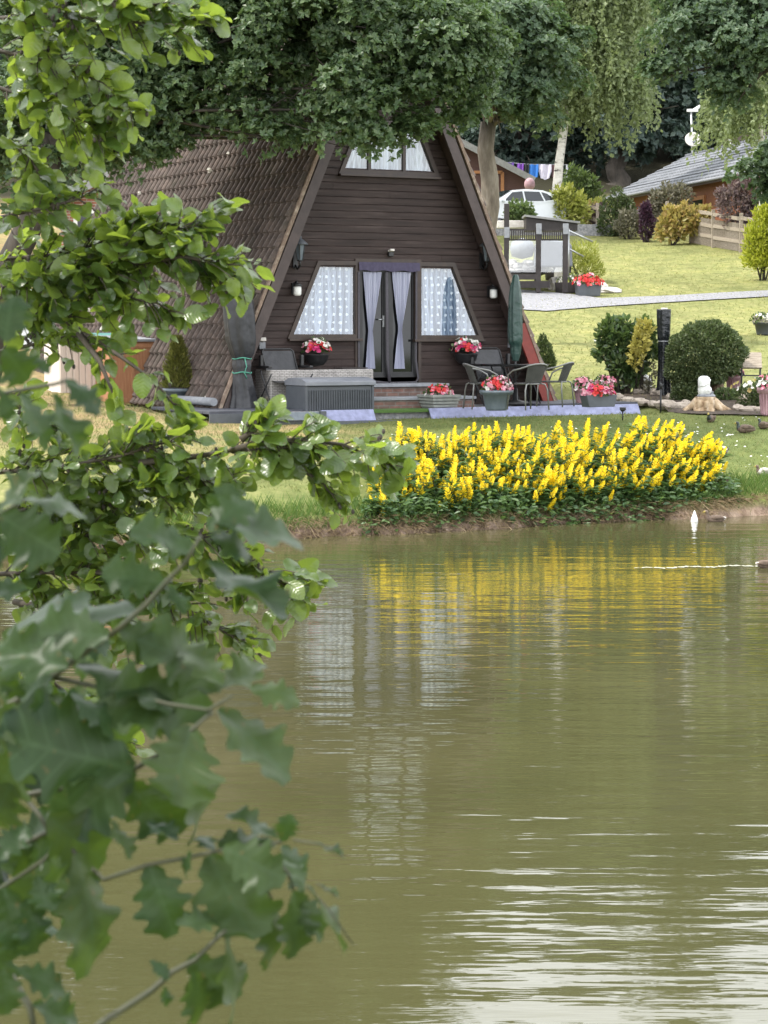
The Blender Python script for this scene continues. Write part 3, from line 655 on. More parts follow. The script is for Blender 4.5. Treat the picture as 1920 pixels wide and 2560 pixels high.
def ring(bm, pl, w, y0, y1, mi=0):
    c = sum(pl, Vector()) / len(pl); n = len(pl)
    def off(k):
        p0, p1, p2 = pl[k - 1], pl[k], pl[(k + 1) % n]; e1 = (p1 - p0).normalized(); e2 = (p2 - p1).normalized()
        n1 = Vector((e1.z, 0, -e1.x)); n2 = Vector((e2.z, 0, -e2.x))
        if n1.dot(p1 - c) < 0: n1 = -n1
        if n2.dot(p1 - c) < 0: n2 = -n2
        m = (n1 + n2).normalized(); return p1 + m * (w / max(.3, m.dot(n1)))
    out = [off(k) for k in range(n)]; vs = []
    for y in (y0, y1): vs += [Vector((p.x, y, p.z)) for p in pl] + [Vector((p.x, y, p.z)) for p in out]
    N = 2 * n; fs = []
    for k in range(n):
        j = (k + 1) % n; fs += [(k, j, j + n, k + n), (k + N, k + n + N, j + n + N, j + N), (k + n, j + n, j + n + N, k + n + N), (k, k + N, j + N, j)]
    bm.add(vs, fs, mi)
def curtain(pl, y, mat, parent, folds, amp=.022, name='curtain', gap=.0):
    tl, tr, br, bl = pl; b = MB(); nx, nz = folds * 6, 10; vs = []
    for j in range(nz + 1):
        t = j / nz; a = tl.lerp(bl, t); c = tr.lerp(br, t)
        for i in range(nx + 1):
            q = a.lerp(c, i / nx); vs.append((q.x, y + amp * math.sin(i / 6 * 2 * math.pi + .6 * math.sin(i * .7)) * (.7 + .3 * t), q.z + gap * .0))
    b.add(vs, [(j * (nx + 1) + i, j * (nx + 1) + i + 1, (j + 1) * (nx + 1) + i + 1, (j + 1) * (nx + 1) + i) for j in range(nz) for i in range(nx)], 0, True)
    return b.build(name, mat, parent)
for k, pl in enumerate(win):
    b = MB(); ring(b, pl, .075, -.05, .04)
    fr = b.build('window', M['frame'], cabin)
    if k == 2:
        for xm in (797, 872):
            a = WS(xm * DS, 366 * DS); b = MB(); b.box((a.x, -.0, (ztop + u0.z) / 2), (.06, .06, ztop - u0.z)); b.build('mullion', M['orangeframe'] if 0 else M['frame'], fr)
    b = MB(); zs = min(p.z for p in pl); b.box(((pl[2].x + pl[3].x) / 2, -.06, zs - .095), (pl[2].x - pl[3].x + .22, .10, .04)); b.build('sill', M['frame'], fr, .004)
    b = MB(); b.add([(p.x, .0, p.z) for p in pl], [(0, 1, 2, 3)]); b.build('pane', M['glass'], fr)
    curtain(pl, .075, M['net2'] if k == 2 else M['net'], fr, 16)
# double door behind a fly screen
b = MB(); ring(b, door, .06, -.045, .05); dr = b.build('door', M['frame'], cabin)
dw = (d1.x - d0.x) / 2
for s in (0, 1):
    xa = d0.x + s * dw; pl = [Vector((xa + .01, 0, d0.z - .12)), Vector((xa + dw - .01, 0, d0.z - .12)), Vector((xa + dw - .01, 0, .02)), Vector((xa + .01, 0, .02))]
    inn = [Vector((xa + .11, 0, d0.z - .22)), Vector((xa + dw - .11, 0, d0.z - .22)), Vector((xa + dw - .11, 0, .2)), Vector((xa + .11, 0, .2))]
    b = MB(); ring(b, inn, .095, .0, .035); b.build('door_leaf', M['black'], dr)
    b = MB(); b.add([(p.x, .02, p.z) for p in inn], [(0, 1, 2, 3)]); b.build('pane', M['blackglass'], dr)
for pts in ([(906, 680), (952, 680), (929, 826), (919, 826), (912, 922), (936, 922)], [(978, 680), (1025, 680), (1002, 823), (994, 823), (983, 922), (1010, 922)]):
    q = [WS(u, v) for u, v in pts]; b = MB(); vs = []; nx = 30
    rows = []
    for j in range(19):
        t = j / 18; lt = (q[0].z + (q[4].z - q[0].z) * t)
        if lt > q[2].z: f = (q[0].z - lt) / (q[0].z - q[2].z); f2 = f ** 1.15; a, c = q[0].x + (q[3].x - q[0].x) * f2, q[1].x + (q[2].x - q[1].x) * f2
        else: f = (q[2].z - lt) / (q[2].z - q[4].z); f2 = f ** .85; a, c = q[3].x + (q[4].x - q[3].x) * f2, q[2].x + (q[5].x - q[2].x) * f2
        for i in range(nx + 1): vs.append((a + (c - a) * i / nx, -.03 + .012 * math.sin(i * 1.25), lt))
    b.add(vs, [(j * 31 + i, j * 31 + i + 1, (j + 1) * 31 + i + 1, (j + 1) * 31 + i) for j in range(18) for i in range(nx)], 0, True)
    b.build('curtain', M['voile'], dr)
b = MB(); va = WS(893, 655); vb = WS(1045, 679); vs = []
for j in range(4):
    for i in range(41): vs.append((va.x + (vb.x - va.x) * i / 40, -.07 + .006 * math.sin(i * 1.1) - .01 * j / 3, va.z + (vb.z - va.z) * j / 3 + (.012 * math.sin(i * .5) if j == 3 else 0)))
b.add(vs, [(j * 41 + i, j * 41 + i + 1, (j + 1) * 41 + i + 1, (j + 1) * 41 + i) for j in range(3) for i in range(40)], 0, True); b.build('valance', M['purple'], dr)
def strip(pts, w, mat, name, y=-.06):
    b = MB(); b.tube([WS(u, v, y) for u, v in pts], w, 6, flat=.25); b.build(name, mat, dr)
strip([(967, 680), (968, 800), (969, 900), (974, 958)], .032, M['mesh'], 'screen_edge')
strip([(1041, 680), (1041, 780), (1040, 900), (1046, 945), (1040, 956), (975, 958), (905, 952), (897, 940), (897, 680)], .022, M['mesh'], 'screen_edge')
b = MB(); h = WS(957, 803, -.0); b.box((h.x + .01, -.0, h.z), (.035, .03, .2)); b.tube([(h.x, -.02, h.z + .03), (h.x - .11, -.03, h.z + .03)], .012, 6); b.build('handle', M['metal'], dr)
b = MB(); a = WS(1058, 900)
# gutter at the foot of the roof
b = MB(); b.tube([(XL - .12, OV - .1, ZB + .16), (XL - .12, 1.6, ZB + .16)], .07, 10); b.build('gutter', M['slab'], cabin)
# brick doorsteps
st = thing('doorstep', 'two red brick steps with grey slab treads below the cabin door', 'steps', CO, RZC)
def zrow(v, off): return WS(970, v, off).z
w0, w1 = WS(900, 975, -.9), WS(1122, 975, -.75)
b = MB(); b.box(((w0.x + w1.x) / 2, -.40, -.22), (w1.x - w0.x - .06, .62, .36)); b.box(((w0.x + w1.x) / 2 + .12, -.75, -.37), (w1.x - w0.x + .2, 1.0, .22)); b.build('brickwork', M['oldbrick'], st)
b = MB(); b.box(((w0.x + w1.x) / 2, -.42, -.02), (w1.x - w0.x, .7, .05)); b.build('tread', M['slab'], st, .006)
b = MB(); b.box(((w0.x + w1.x) / 2 + .12, -1.02, -.235), (w1.x - w0.x + .26, .52, .05)); b.build('tread', M['slab'], st, .006)
# lanterns, sensor, boxes on the wall
def lantern(u, v, h, label, small=False):
    p = WS(u, v, -.02); t = thing('wall_lantern', label, 'lantern', CO + CX * p.x + Vector((0, 0, p.z)) + CY * -.03, RZC, 'outdoor lamps on the cabin front'); s = h
    if small:
        b = MB(); b.box((0, .0, .02 * s), (.09 * s, .05, .22 * s)); b.tube([(0, -.02, .1 * s), (0, -.14 * s, .16 * s), (0, -.17 * s, .10 * s)], .018 * s, 6); b.build('bracket', M['black'], t)
        b = MB(); b.lathe([(.05 * s, -.12 * s), (.075 * s, -.09 * s), (.075 * s, .05 * s), (.06 * s, .06 * s)], 12, (0, -.17 * s, 0)); b.build('glass_shade', M['white'], t)
        b = MB(); b.lathe([(.10 * s, .06 * s), (.06 * s, .11 * s), (.0, .13 * s)], 12, (0, -.17 * s, 0)); b.build('cap', M['black'], t)
        return t
    b = MB(); b.box((0, 0, -.12 * s), (.09 * s, .04, .3 * s)); b.tube([(0, 0, -.2 * s), (0, -.1 * s, -.28 * s), (0, -.2 * s, -.22 * s), (0, -.2 * s, -.1 * s)], .02 * s, 6); b.build('bracket', M['black'], t)
    b = MB(); b.lathe([(.055 * s, -.12 * s), (.10 * s, .16 * s)], 6, (0, -.2 * s, 0), sm=False); b.build('glass_shade', M['potgrey'], t)
    b = MB()
    for k in range(6):
        a = k * math.pi / 3; b.beam((.057 * s * math.cos(a), -.2 * s + .057 * s * math.sin(a), -.12 * s), (.104 * s * math.cos(a), -.2 * s + .104 * s * math.sin(a), .16 * s), .014 * s, .014 * s)
    b.lathe([(.06 * s, -.14 * s), (.06 * s, -.12 * s)], 6, (0, -.2 * s, 0)); b.build('cage', M['black'], t)
    b = MB(); b.lathe([(.15 * s, .15 * s), (.145 * s, .17 * s), (.07 * s, .24 * s), (.03 * s, .27 * s), (.035 * s, .30 * s), (0, .33 * s)], 12, (0, -.2 * s, 0)); b.build('cap', M['grey'], t)
    return t
lantern(1203, 637, .95, 'big six-sided carriage lantern near the end of the front wall by the deck screen')
lantern(737, 634, .95, 'big dark carriage lantern under the tile verge above the smaller lamp')
lantern(733, 724, .9, 'small black lamp with white glass beside the tall grey parasol cover', True)
lantern(1222, 731, .9, 'small black lamp with white glass above the green parasol', True)
def wallbox(u, v, w, h, label, mat, name='sensor_light'):
    p = WS(u, v, -.02); t = thing(name, label, 'wall box', CO + CX * p.x + Vector((0, 0, p.z)) + CY * -.03, RZC)
    b = MB(); b.box((0, -.03, -h * .2), (w, .06, h * .6)); b.build('housing', mat, t, .008)
    b = MB(); b.box((0, -.05, h * .3), (w * .9, .1, h * .32), rx=R(-12)); b.build('head', M['whitestone'], t, .008)
wallbox(974, 632, .095, .13, 'small cream sensor light above the door valance', M['black'])
wallbox(1272, 857, .07, .18, 'pale socket box on the cabin wall behind the green parasol', M['slab'], 'socket_box')
wallbox(652, 858, .12, .2, 'grey socket box on the cabin wall beside the parasol cover', M['slab'], 'socket_box')
# ================================================================== FLOWERS IN POTS
def blooms(g, n, c, r, mats, L=.055, part='blossoms', parent=None, tmpl=T_DISC, up=.35):
    d = rdir(g, n); d[:, 2] = np.abs(d[:, 2]) * .9 + .05; d[:, 1] = np.where(d[:, 1] > .3, -d[:, 1], d[:, 1])
    C = np.array(c) + d * np.array(r) * g.uniform(.75, 1.05, (n, 1))
    # each blossom is a cup of four petals of one colour, colours in patches
    cols = (np.sin(C[:, 0] * 17 + c[0] * 3) + np.cos(C[:, 2] * 19 + 1) + g.normal(size=n) * .5); mi = np.clip(((cols + 1.6) / 3.2 * len(mats)).astype(int), 0, len(mats) - 1)
    C4 = np.repeat(C, 5, 0); D4 = np.repeat(d, 5, 0); rd = rdir(g, len(C4)); rd = nrm(rd - D4 * (rd * D4).sum(1, keepdims=True))
    return leaves(part, C4, rd + D4 * .5, D4 - rd * .4, L * g.uniform(.75, 1.2, len(C4)), L * .95, tmpl, mats, parent, mi=np.repeat(mi, 5))
def potflowers(g, t, z, rx, ry, rz, nb, mats, nl=160, L=.055):
    d = rdir(g, nl); d[:, 2] = np.abs(d[:, 2]); C = np.array((0, 0, z)) + d * np.array((rx, ry, rz)) * g.uniform(.4, .95, (nl, 1))
    leaves('foliage', C, d + np.array([0, 0, .2]) + g.normal(size=d.shape) * .4, d + g.normal(size=d.shape) * .3, .07, .06, T_OVAL, LM['glossy'], t)
    blooms(g, nb, (0, 0, z), (rx, ry, rz), mats, L, parent=t)
LMr, LMp, LMw, LMm = LM['red'], LM['pink'], LM['whitep'], LM['magenta']
def basket(u0_, u1_, v0, v1, mats, label, seed):
    p = WS((u0_ + u1_) / 2, v0, -.25); r = (u1_ - u0_) / 2 / 139.5; g = np.random.default_rng(seed)
    t = thing('flower_basket', label, 'flower basket', CO + CX * p.x + CY * -.24 + Vector((0, 0, p.z)), RZC, 'half baskets of flowers on the cabin front')
    b = MB(); b.lathe([(.02, -.19), (.12, -.17), (.19, -.10), (.215, 0), (.225, .01)], 18); b.tube([(-.2, .2, .03), (0, .23, .06), (.2, .2, .03)], .012, 6); b.build('bowl', M['black'], t)
    potflowers(g, t, .06, r * 1.02, .24, .24, 62, mats, 130); return t
basket(757, 826, 888, 906, [LMm, LMr, LMp, LMw, LMw, LMw], 'black wall basket of crimson and white flowers beside the parasol cover side of the door', 11)
basket(1128, 1203, 886, 906, [LMr, LMm, LMp, LMw, LMw, LMw], 'black wall basket of red, salmon and white flowers above the patio chairs', 12)
# ================================================================== PATIO
ZD = 1.27
def PP(u, v): return PZ(u, v, ZD)
def LC(u, v): q = to_cab(PP(u, v)); return q
e0 = to_cab(PZ(575, 1062, 1.08)); e1 = to_cab(PZ(1552, 1040, 1.08)); FY = (to_cab(PZ(760, 1060, 1.06)).y + to_cab(PZ(1300, 1052, 1.06)).y) / 2
zl = ZD - CO.z
pat = MB(); pat.box(((XL + XR) / 2 + .6, (FY + .1) / 2 + .02, zl - .125), (XR - XL + .6, -FY - .25, .25)); po = pat.build('patio', M['gravel']); po.location = CO; po.rotation_euler = (0, 0, RZC); kind(po, 'structure')
edge = thing('deck_edging', 'long low edging of ribbed lavender boards along the patio front', 'edging', CO, RZC)
la, lb = to_cab(PZ(743, 1035, 1.2)).x, to_cab(PZ(909, 1035, 1.2)).x; ra, rb = to_cab(PZ(1091, 1035, 1.2)).x, to_cab(PZ(1552, 1020, 1.2)).x; ea = to_cab(PZ(574, 1040, 1.2)).x
def eboard(x0, x1, z0, z1, mat, y=FY, lean=.03, th=.03):
    b = MB(); b.add([(x0, y, z0), (x1, y, z0), (x1, y + lean, z1), (x0, y + lean, z1), (x0, y + th, z0), (x1, y + th, z0), (x1, y + lean + th, z1), (x0, y + lean + th, z1)], [(0, 1, 2, 3), (4, 7, 6, 5), (0, 4, 5, 1), (2, 6, 7, 3), (0, 3, 7, 4), (1, 5, 6, 2)])
    b.build('board', mat, edge, .004)
eboard(la, lb, zl - .16, zl + .02, M['lavender'], FY, .10); eboard(ra, rb, zl - .16, zl + .02, M['lavender'], FY, .10)
eboard(ea, la - .04, zl - .13, zl - .0, M['potgrey'], FY + .02, .02)
b = MB(); b.box(((la + rb) / 2, FY + .01, zl - .215), (rb - la, .07, .1)); b.box(((ea + la) / 2, FY + .16, zl - .19), (la - ea, .07, .1)); b.build('kerb', M['grey'], edge, .006)
for x in (la - .02, ea): 
    b = MB(); b.box((x, FY + .02, zl - .12), (.1, .1, .26)); b.build('post', M['grey'], edge, .006)
tf = MB(); tf.box(((lb + ra) / 2 - .2, FY + .75, zl - .02), (ra - lb + 1.0, 1.25, .05)); t_ = tf.build('artificial_turf', pm('bright green turf', (.05, .11, .02), (.085, .16, .035), 60, .9, 1, 90))
t_.location = CO; t_.rotation_euler = (0, 0, RZC); tag(t_, 'bright green strip of artificial turf in the gap of the lavender edging', 'turf mat')
dk = thing('deck_platform', 'dark composite deck platform around the foot of the parasol cover', 'deck', CO, RZC)
q0 = to_cab(PZ(430, 1022, 1.2)); q1 = to_cab(PZ(740, 1040, 1.2)); 
for k in range(9):
    b = MB(); b.box((XL + .75, FY + .5 + k * .27, zl + .005), (2.9, .255, .05)); b.build('board', M['deck'], dk, .005)
b = MB(); b.box((XL + .75, FY + .36, zl - .1), (2.9, .04, .17)); b.build('skirt', M['grey'], dk)
dk2 = thing('corner_deck', 'dark deck boards at the far corner of the patio behind the red flower trough', 'deck', CO, RZC); c2 = to_cab(PZ(1450, 1010, ZD))
for k in range(7):
    b = MB(); b.box((c2.x - .35, FY + .35 + k * .24, zl + .02), (2.1, .225, .06)); b.build('board', M['deck'], dk2, .005)
def onpatio(name, label, cat, u, v, rz=0, group=None, z=ZD): return thing(name, label, cat, PZ(u, v, z), rz, group)
# storage box
t = onpatio('storage_box', 'charcoal ribbed plastic storage box with domed lid on the patio', 'storage box', 850, 1046, RZC, z=1.14)
b = MB(); b.box((0, .36, .27), (1.24, .70, .54))
for k in range(26): b.box((-.57 + k * .0456, -.004, .26), (.016, .02, .44))
for s in (-.63, .63): b.box((s, .36, .27), (.04, .74, .56))
b.build('body', M['grey'], t, .006)
b = MB(); b.prism([(-.04, 0), (-.04, .07), (.1, .115), (.36, .135), (.62, .115), (.76, .07), (.76, 0)], -.67, .67, ax='x'); l_ = b.build('lid', M['lid'], t, .01); l_.location = (0, 0, .55)
# rattan sofa
t = thing('rattan_sofa', 'pale grey rattan corner sofa behind the storage box', 'sofa', PZ(818, 1046, 1.14) - CX * .42 + CY * 1.0 + Vector((0, 0, .13)), RZC)
b = MB(); b.box((.8, -.05, .335), (2.0, .12, .67)); b.build('back_panel', M['wicker'], t, .03)
b = MB(); b.box((-.13, .62, .335), (.14, 1.3, .67)); b.build('side_panel', M['wicker'], t, .03)
b = MB(); b.box((.85, .42, .2), (1.9, .8, .36)); b.build('seat', M['wicker'], t, .02)
b = MB(); b.box((.85, .44, .43), (1.8, .72, .12)); b.build('cushion', M['slatgrey'], t, .04)
for k in range(4):
    b = MB(); b.box((1.5, .05 + k * .09, .685), (.5, .06, .02)); b.build('slat', M['darkwood'], t)
# folded recliners against the wall
def recliner(u, v, label, lx=0):
    p = WS(u, v, -.45); t = thing('folding_chair', label, 'folding chair', CO + CX * p.x + CY * -.5 + Vector((0, 0, ZD - CO.z)), RZC, 'folding garden chairs by the cabin wall')
    b = MB(); w = .30
    b.tube([(-w, .1, .05), (-w, .0, .5), (-w, .25, .98), (-w + .05, .27, 1.02), (w - .05, .27, 1.02), (w, .25, .98), (w, 0, .5), (w, .1, .05)], .016, 6)
    for s in (-w - .09, w + .09): b.tube([(s, -.35, .0), (s, .1, .62), (s, .1, .66)], .014, 6); b.tube([(s, .3, .0), (s, -.3, .6)], .014, 6)
    b.build('frame', M['black'], t)
    for s in (-1, 1):
        b = MB(); b.box((s * (w + .085), -.02, .72), (.07, .5, .045)); b.box((s * (w + .085), .1, .82), (.06, .08, .2)); b.build('armrest', M['black'], t, .015)
    b = MB(); b.add([(-w, .02, .5), (w, .02, .5), (w, .26, .99), (-w, .26, .99)], [(0, 1, 2, 3)]); b.add([(-w, .02, .5), (w, .02, .5), (w, -.4, .46), (-w, -.4, .46)], [(0, 1, 2, 3)])
    b.build('sling', M['cover'], t); return t
recliner(707, 900, 'black folding recliner by the cabin wall behind the rattan sofa'); recliner(1228, 915, 'black folding recliner by the cabin wall behind the glass table')
# parasols
def wrap(b, prof, n, seed, mi=0, fold=.10, k=7, ell=.75):
    g = random.Random(seed); ph = [g.uniform(0, 6) for _ in range(4)]; vs = []
    for j, (cx, r, z) in enumerate(prof):
        for i in range(n):
            a = 2 * math.pi * i / n; w = 1 + fold * math.sin(k * a + ph[0] + z * 1.1) + fold * .6 * math.sin(3 * a + ph[1] - z * 2.3) + fold * .4 * math.sin(11 * a + ph[2] + z * 3)
            vs.append((cx + r * w * math.cos(a), r * w * math.sin(a) * ell, z))
    K = len(prof); b.add(vs, [(j * n + i, j * n + (i + 1) % n, (j + 1) * n + (i + 1) % n, (j + 1) * n + i) for j in range(K - 1) for i in range(n)] + [[(K - 1) * n + i for i in range(n)]], mi, True)
def dense(prof, m=4):
    out = []
    for a, c in zip(prof, prof[1:]):
        for k in range(m): out.append(tuple(a[q] + (c[q] - a[q]) * k / m for q in range(3)))
    return out + [prof[-1]]
t = onpatio('covered_parasol', 'tall closed parasol in a charcoal rain cover tied with green cord', 'parasol', 612, 1020, RZC, z=ZD + .03)
b = MB(); wrap(b, dense([(-.0, .24, .0), (.0, .20, .2), (-.03, .165, .45), (-.05, .14, .62), (-.05, .155, .72), (-.06, .145, .82), (-.05, .20, .92), (-.07, .255, 1.15), (-.09, .27, 1.45), (-.11, .265, 1.75), (-.12, .22, 2.0), (-.11, .17, 2.25), (-.09, .10, 2.38), (-.08, .07, 2.42)]), 64, 2, fold=.085); b.build('cover', M['cover'], t)
b = MB()
for z in (.60, .84): b.tube([(-.05 + .165 * math.cos(a * math.pi / 10), .135 * math.sin(a * math.pi / 10), z + .012 * math.sin(a)) for a in range(21)], .011, 6, cap=False)
b.tube([(-.06, -.14, .84), (-.03, -.145, .7), (-.07, -.14, .6), (-.02, -.14, .5)], .01, 6); b.build('tie', M['cord'], t)
tb = PZ(1288, 1012, ZD + .02)
t = thing('green_parasol', 'closed parasol in a dark green cover standing through the patio table', 'parasol', tb, RZC)
b = MB(); b.tube([(0, 0, 0), (0, 0, 1.2)], .022, 8); b.lathe([(.24, 0), (.24, .05), (.05, .09), (.04, .3)], 18); b.build('pole', M['black'], t)
b = MB(); wrap(b, dense([(0, .05, .78), (0, .085, .9), (.0, .10, 1.05), (-.01, .125, 1.12), (-.01, .13, 1.3), (-.01, .125, 1.6), (-.01, .115, 1.9), (-.01, .09, 2.1), (0, .05, 2.27), (0, .03, 2.3)]), 40, 5, fold=.06, ell=1); b.build('cover', M['greencover'], t)
# table and chairs
t = thing('patio_table', 'round black glass patio table on grey steel legs', 'table', tb, RZC)
b = MB(); b.lathe([(.03, .715), (.62, .715), (.63, .72), (.62, .727), (.03, .727)], 40); b.build('tabletop', M['blackglass'], t)
b = MB(); b.tube([(.58 * math.cos(a * math.pi / 18), .58 * math.sin(a * math.pi / 18), .70) for a in range(37)], .014, 6, cap=False); b.build('rim', M['black'], t)
for k in range(4):
    a = k * math.pi / 2 + .5; b = MB(); b.tube([(.5 * math.cos(a), .5 * math.sin(a), .7), (.38 * math.cos(a), .38 * math.sin(a), .35), (.52 * math.cos(a), .52 * math.sin(a), .0)], .014, 6); b.build('leg', M['black'], t)
def bistro():
    t = thing('patio_chair', 'x', 'chair', (0, 0, 0), 0, 'bistro chairs around the patio table')
    b = MB(); pts = [(.24, .2, .44), (.285, .16, .58), (.29, .02, .655), (.27, -.16, .69), (.2, -.28, .735), (.1, -.32, .76), (0, -.33, .765)]
    b.tube(pts + [(-x, y, z) for x, y, z in pts[-2::-1]], .0145, 8); b.tube([(.2 * math.cos(a * math.pi / 8), .22 * math.sin(a * math.pi / 8), .43) for a in range(17)], .012, 6, cap=False); b.build('frame', M['steel'], t)
    for sx in (-1, 1):
        b = MB(); b.tube([(sx * .2, .16, .43), (sx * .235, .2, .40), (sx * .25, .22, 0)], .0135, 6); b.build('leg', M['steel'], t)
        b = MB(); b.tube([(sx * .13, -.2, .44), (sx * .2, -.225, .42), (sx * .235, -.24, .33), (sx * .25, -.27, 0)], .0135, 6); b.build('leg', M['steel'], t)
    b = MB(); b.lathe([(.0, .445), (.205, .445), (.215, .435), (.205, .425), (0, .425)], 20, sx=1.05, sy=1.05); b.build('seat', M['chairmesh'], t)
    b = MB(); vs = []
    for j in range(7):
        for i in range(9):
            q = (i - 4) / 4; zz = .43 + j / 6 * .325; ww = .17 + .03 * j / 6; vs.append((q * ww, -.2 - .125 * (j / 6) + .06 * q * q, zz - .02 * q * q * (j / 6)))
    b.add(vs, [(j * 9 + i, j * 9 + i + 1, (j + 1) * 9 + i + 1, (j + 1) * 9 + i) for j in range(6) for i in range(8)], 0, True); b.build('backrest', M['chairmesh'], t)
    return t
ch = bistro(); pc = [PZ(1207, 1022, ZD + .01), PZ(1258, 1004, ZD + .01), PZ(1318, 1024, ZD + .02), PZ(1385, 1016, ZD + .02)]
lab = ['grey bistro chair turned sideways nearest the brick step', 'grey bistro chair between the glass table and the cabin wall', 'grey bistro chair with its back to the pond beside the big grey pot', 'grey bistro chair at the table end nearest the pink flower pots']
for k, (p, l_) in enumerate(zip(pc, lab)):
    f = [R(-75), R(150), R(35), R(62)][k]
    if k == 0: ch.location = p; ch.rotation_euler = (0, 0, f); ch['label'] = l_
    else: copy_thing(ch, p, f, l_)
# pots
def roundpot(name, label, u, v, r, h, mat, mats, seed, fr=None, nb=60, fh=.2, z=ZD, ribs=0, group='pots of bedding flowers', top=1.22):
    p = PZ(u, v, z) if z else G(u, v); t = thing(name, label, 'flower pot', p, RZC, group); g = np.random.default_rng(seed)
    b = MB(); R1 = r * top; b.lathe([(r * .72, 0), (r * .78, h * .1), (r * 1.0, h * .78), (R1 * .95, h * .8), (R1 * .95, h * .86), (R1, h * .87), (R1, h), (R1 * .9, h), (R1 * .88, h * .88), (0, h * .88)], 28)
    for k in range(ribs): a = 2 * math.pi * k / ribs; b.beam((r * .74 * math.cos(a), r * .74 * math.sin(a), .02), (r * 1.0 * math.cos(a), r * 1.0 * math.sin(a), h * .76), .02, .02)
    b.build('pot', mat, t)
    potflowers(g, t, h, (fr or r * 1.2), (fr or r * 1.2) * .9, fh, nb, mats); return t
roundpot('flower_pot', 'large round blue-grey pot of pink and white flowers in front of the table', 1241, 1026, .235, .34, M['potgrey'], [LMr, LMp, LMp, LMw, LMm], 21, .27, 75, .24)
t = onpatio('slatted_planter', 'grey slatted wooden planter of pink begonias beside the turf strip', 'planter', 1097, 1034, RZC, z=1.18)
b = MB()
for k in range(6):
    w = .20 + .016 * k
    b.box((0, 0, .03 + k * .055), (2 * w, 2 * w, .047))
b.build('tub', M['slatgrey'], t, .006); potflowers(np.random.default_rng(31), t, .34, .25, .22, .15, 40, [LMr, LMp, LMp, LMw], 120)
t = onpatio('flower_trough', 'dark grey trough of scarlet geraniums at the patio corner', 'planter', 1496, 1017, RZC, z=ZD + .06)
b = MB(); b.prism([(-.26, 0), (.26, 0), (.31, .2), (-.31, .2)], -.11, .11); b.build('trough', M['grey'], t, .01); potflowers(np.random.default_rng(32), t, .2, .33, .14, .17, 60, [LMr, LMr, LMr, LMm, LMp], 90)
roundpot('flower_pot', 'pink ribbed pot of pink flowers behind the scarlet trough, nearer the chairs', 1458, 1010, .15, .27, M['potpink'], [LMp, LMp, LMw, LMp], 22, .21, 42, .2, z=1.30, ribs=20)
roundpot('flower_pot', 'pink ribbed pot of pink flowers behind the scarlet trough, nearer the glossy shrub', 1511, 1000, .15, .27, M['potpink'], [LMp, LMw, LMp, LMp], 23, .21, 42, .18, z=1.32, ribs=20)
# potted conifer at the roof foot
t = thing('potted_conifer', 'golden dwarf conifer in a blue-grey pot at the foot of the tiled roof', 'potted plant', PZ(445, 1022, 1.24), 0)
b = MB(); b.lathe([(.18, 0), (.24, .3), (.265, .3), (.27, .36), (.235, .36), (.23, .31), (0, .31)], 26); b.build('pot', M['potgrey'], t)
g = np.random.default_rng(41); n = 2600; zz = g.random(n) ** 1.2; a = g.uniform(0, 6.28, n); rr = (.25 * (1 - zz) ** .8 + .03) * g.uniform(.5, 1.05, n) * (1 + .15 * np.sin(a * 5 + zz * 9))
C = np.stack([rr * np.cos(a), rr * np.sin(a), .36 + zz * .88], 1); D = np.stack([np.cos(a), np.sin(a), np.full(n, 1.2)], 1)
leaves('foliage', C, D + g.normal(size=D.shape) * .3, np.stack([np.cos(a), np.sin(a), np.full(n, .2)], 1) + g.normal(size=D.shape) * .4, .085, .03, T_FOLD, LM['fir'], t)
# ================================================================== SHED, STORE, LEFT GARDEN
sp_ = PZ(395, 1010, 1.25)
t = thing('garden_shed', 'orange-brown low garden shed with a grey lid beside the tiled roof', 'shed', sp_, RZC)
b = MB(); b.prism([(-.95, 0), (.0, 0), (.0, 1.16), (-.95, 1.16)], 0, 1.0); b.build('wall', M['shedwood'], t)
b = MB()
for x in (-.93, -.5, -.02): b.box((x, -.015, .58), (.07, .03, 1.14))
for z_ in (.08, 1.08): b.box((-.475, -.017, z_), (.8, .03, .08))
b.build('trim', M['shedwood'], t, .004)
b = MB(); b.box((-.47, .5, 1.205), (1.12, 1.2, .05), rx=R(3)); b.build('roof', M['slab'], t, .008)
t = thing('bin_store', 'pale slatted bin store with a teal lid behind the alder leaves', 'bin store', PZ(245, 1005, 1.28), RZC)
b = MB(); b.box((0, .4, .55), (1.5, .8, 1.1))
for k in range(12): b.box((-.69 + k * .125, -.012, .55), (.1, .03, 1.08))
b.build('boards', M['palefence'], t, .004)
b = MB(); b.box((.1, .4, 1.2), (1.5, .95, .06), rx=R(6)); b.build('lid', M['teal'], t, .01)
# ================================================================== GARDEN BED BY THE STUMP
rg = random.Random(8)
def rock(u, v, r, label, group='stones edging the flower bed', mat='rock', z=None):
    p = G(u, v); b = MB(); b.blob((0, 0, r[2] * .35), r, 0, 9, .16, rg, False)
    o = b.build('edging_stone', M[mat]); o.location = p; o.rotation_euler = (0, 0, rg.uniform(0, 3)); return tag(o, label, 'stone', group)
for u, v, r in [(1540, 1006, (.2, .12, .09)), (1570, 1010, (.16, .1, .07)), (1600, 1012, (.2, .1, .08)), (1632, 1014, (.18, .1, .07)), (1665, 1018, (.24, .12, .1)), (1700, 1022, (.2, .12, .09)), (1600, 985, (.22, .12, .1)), (1640, 988, (.26, .13, .1)), (1680, 1000, (.22, .13, .1)), (1715, 1014, (.2, .1, .08)), (1845, 1026, (.28, .12, .08)), (1872, 1030, (.22, .12, .08)), (1900, 1030, (.2, .1, .07)), (1860, 1008, (.2, .12, .14))]:
    rock(u, v, r, 'rough brown stone edging the flower bed around the tree stump')
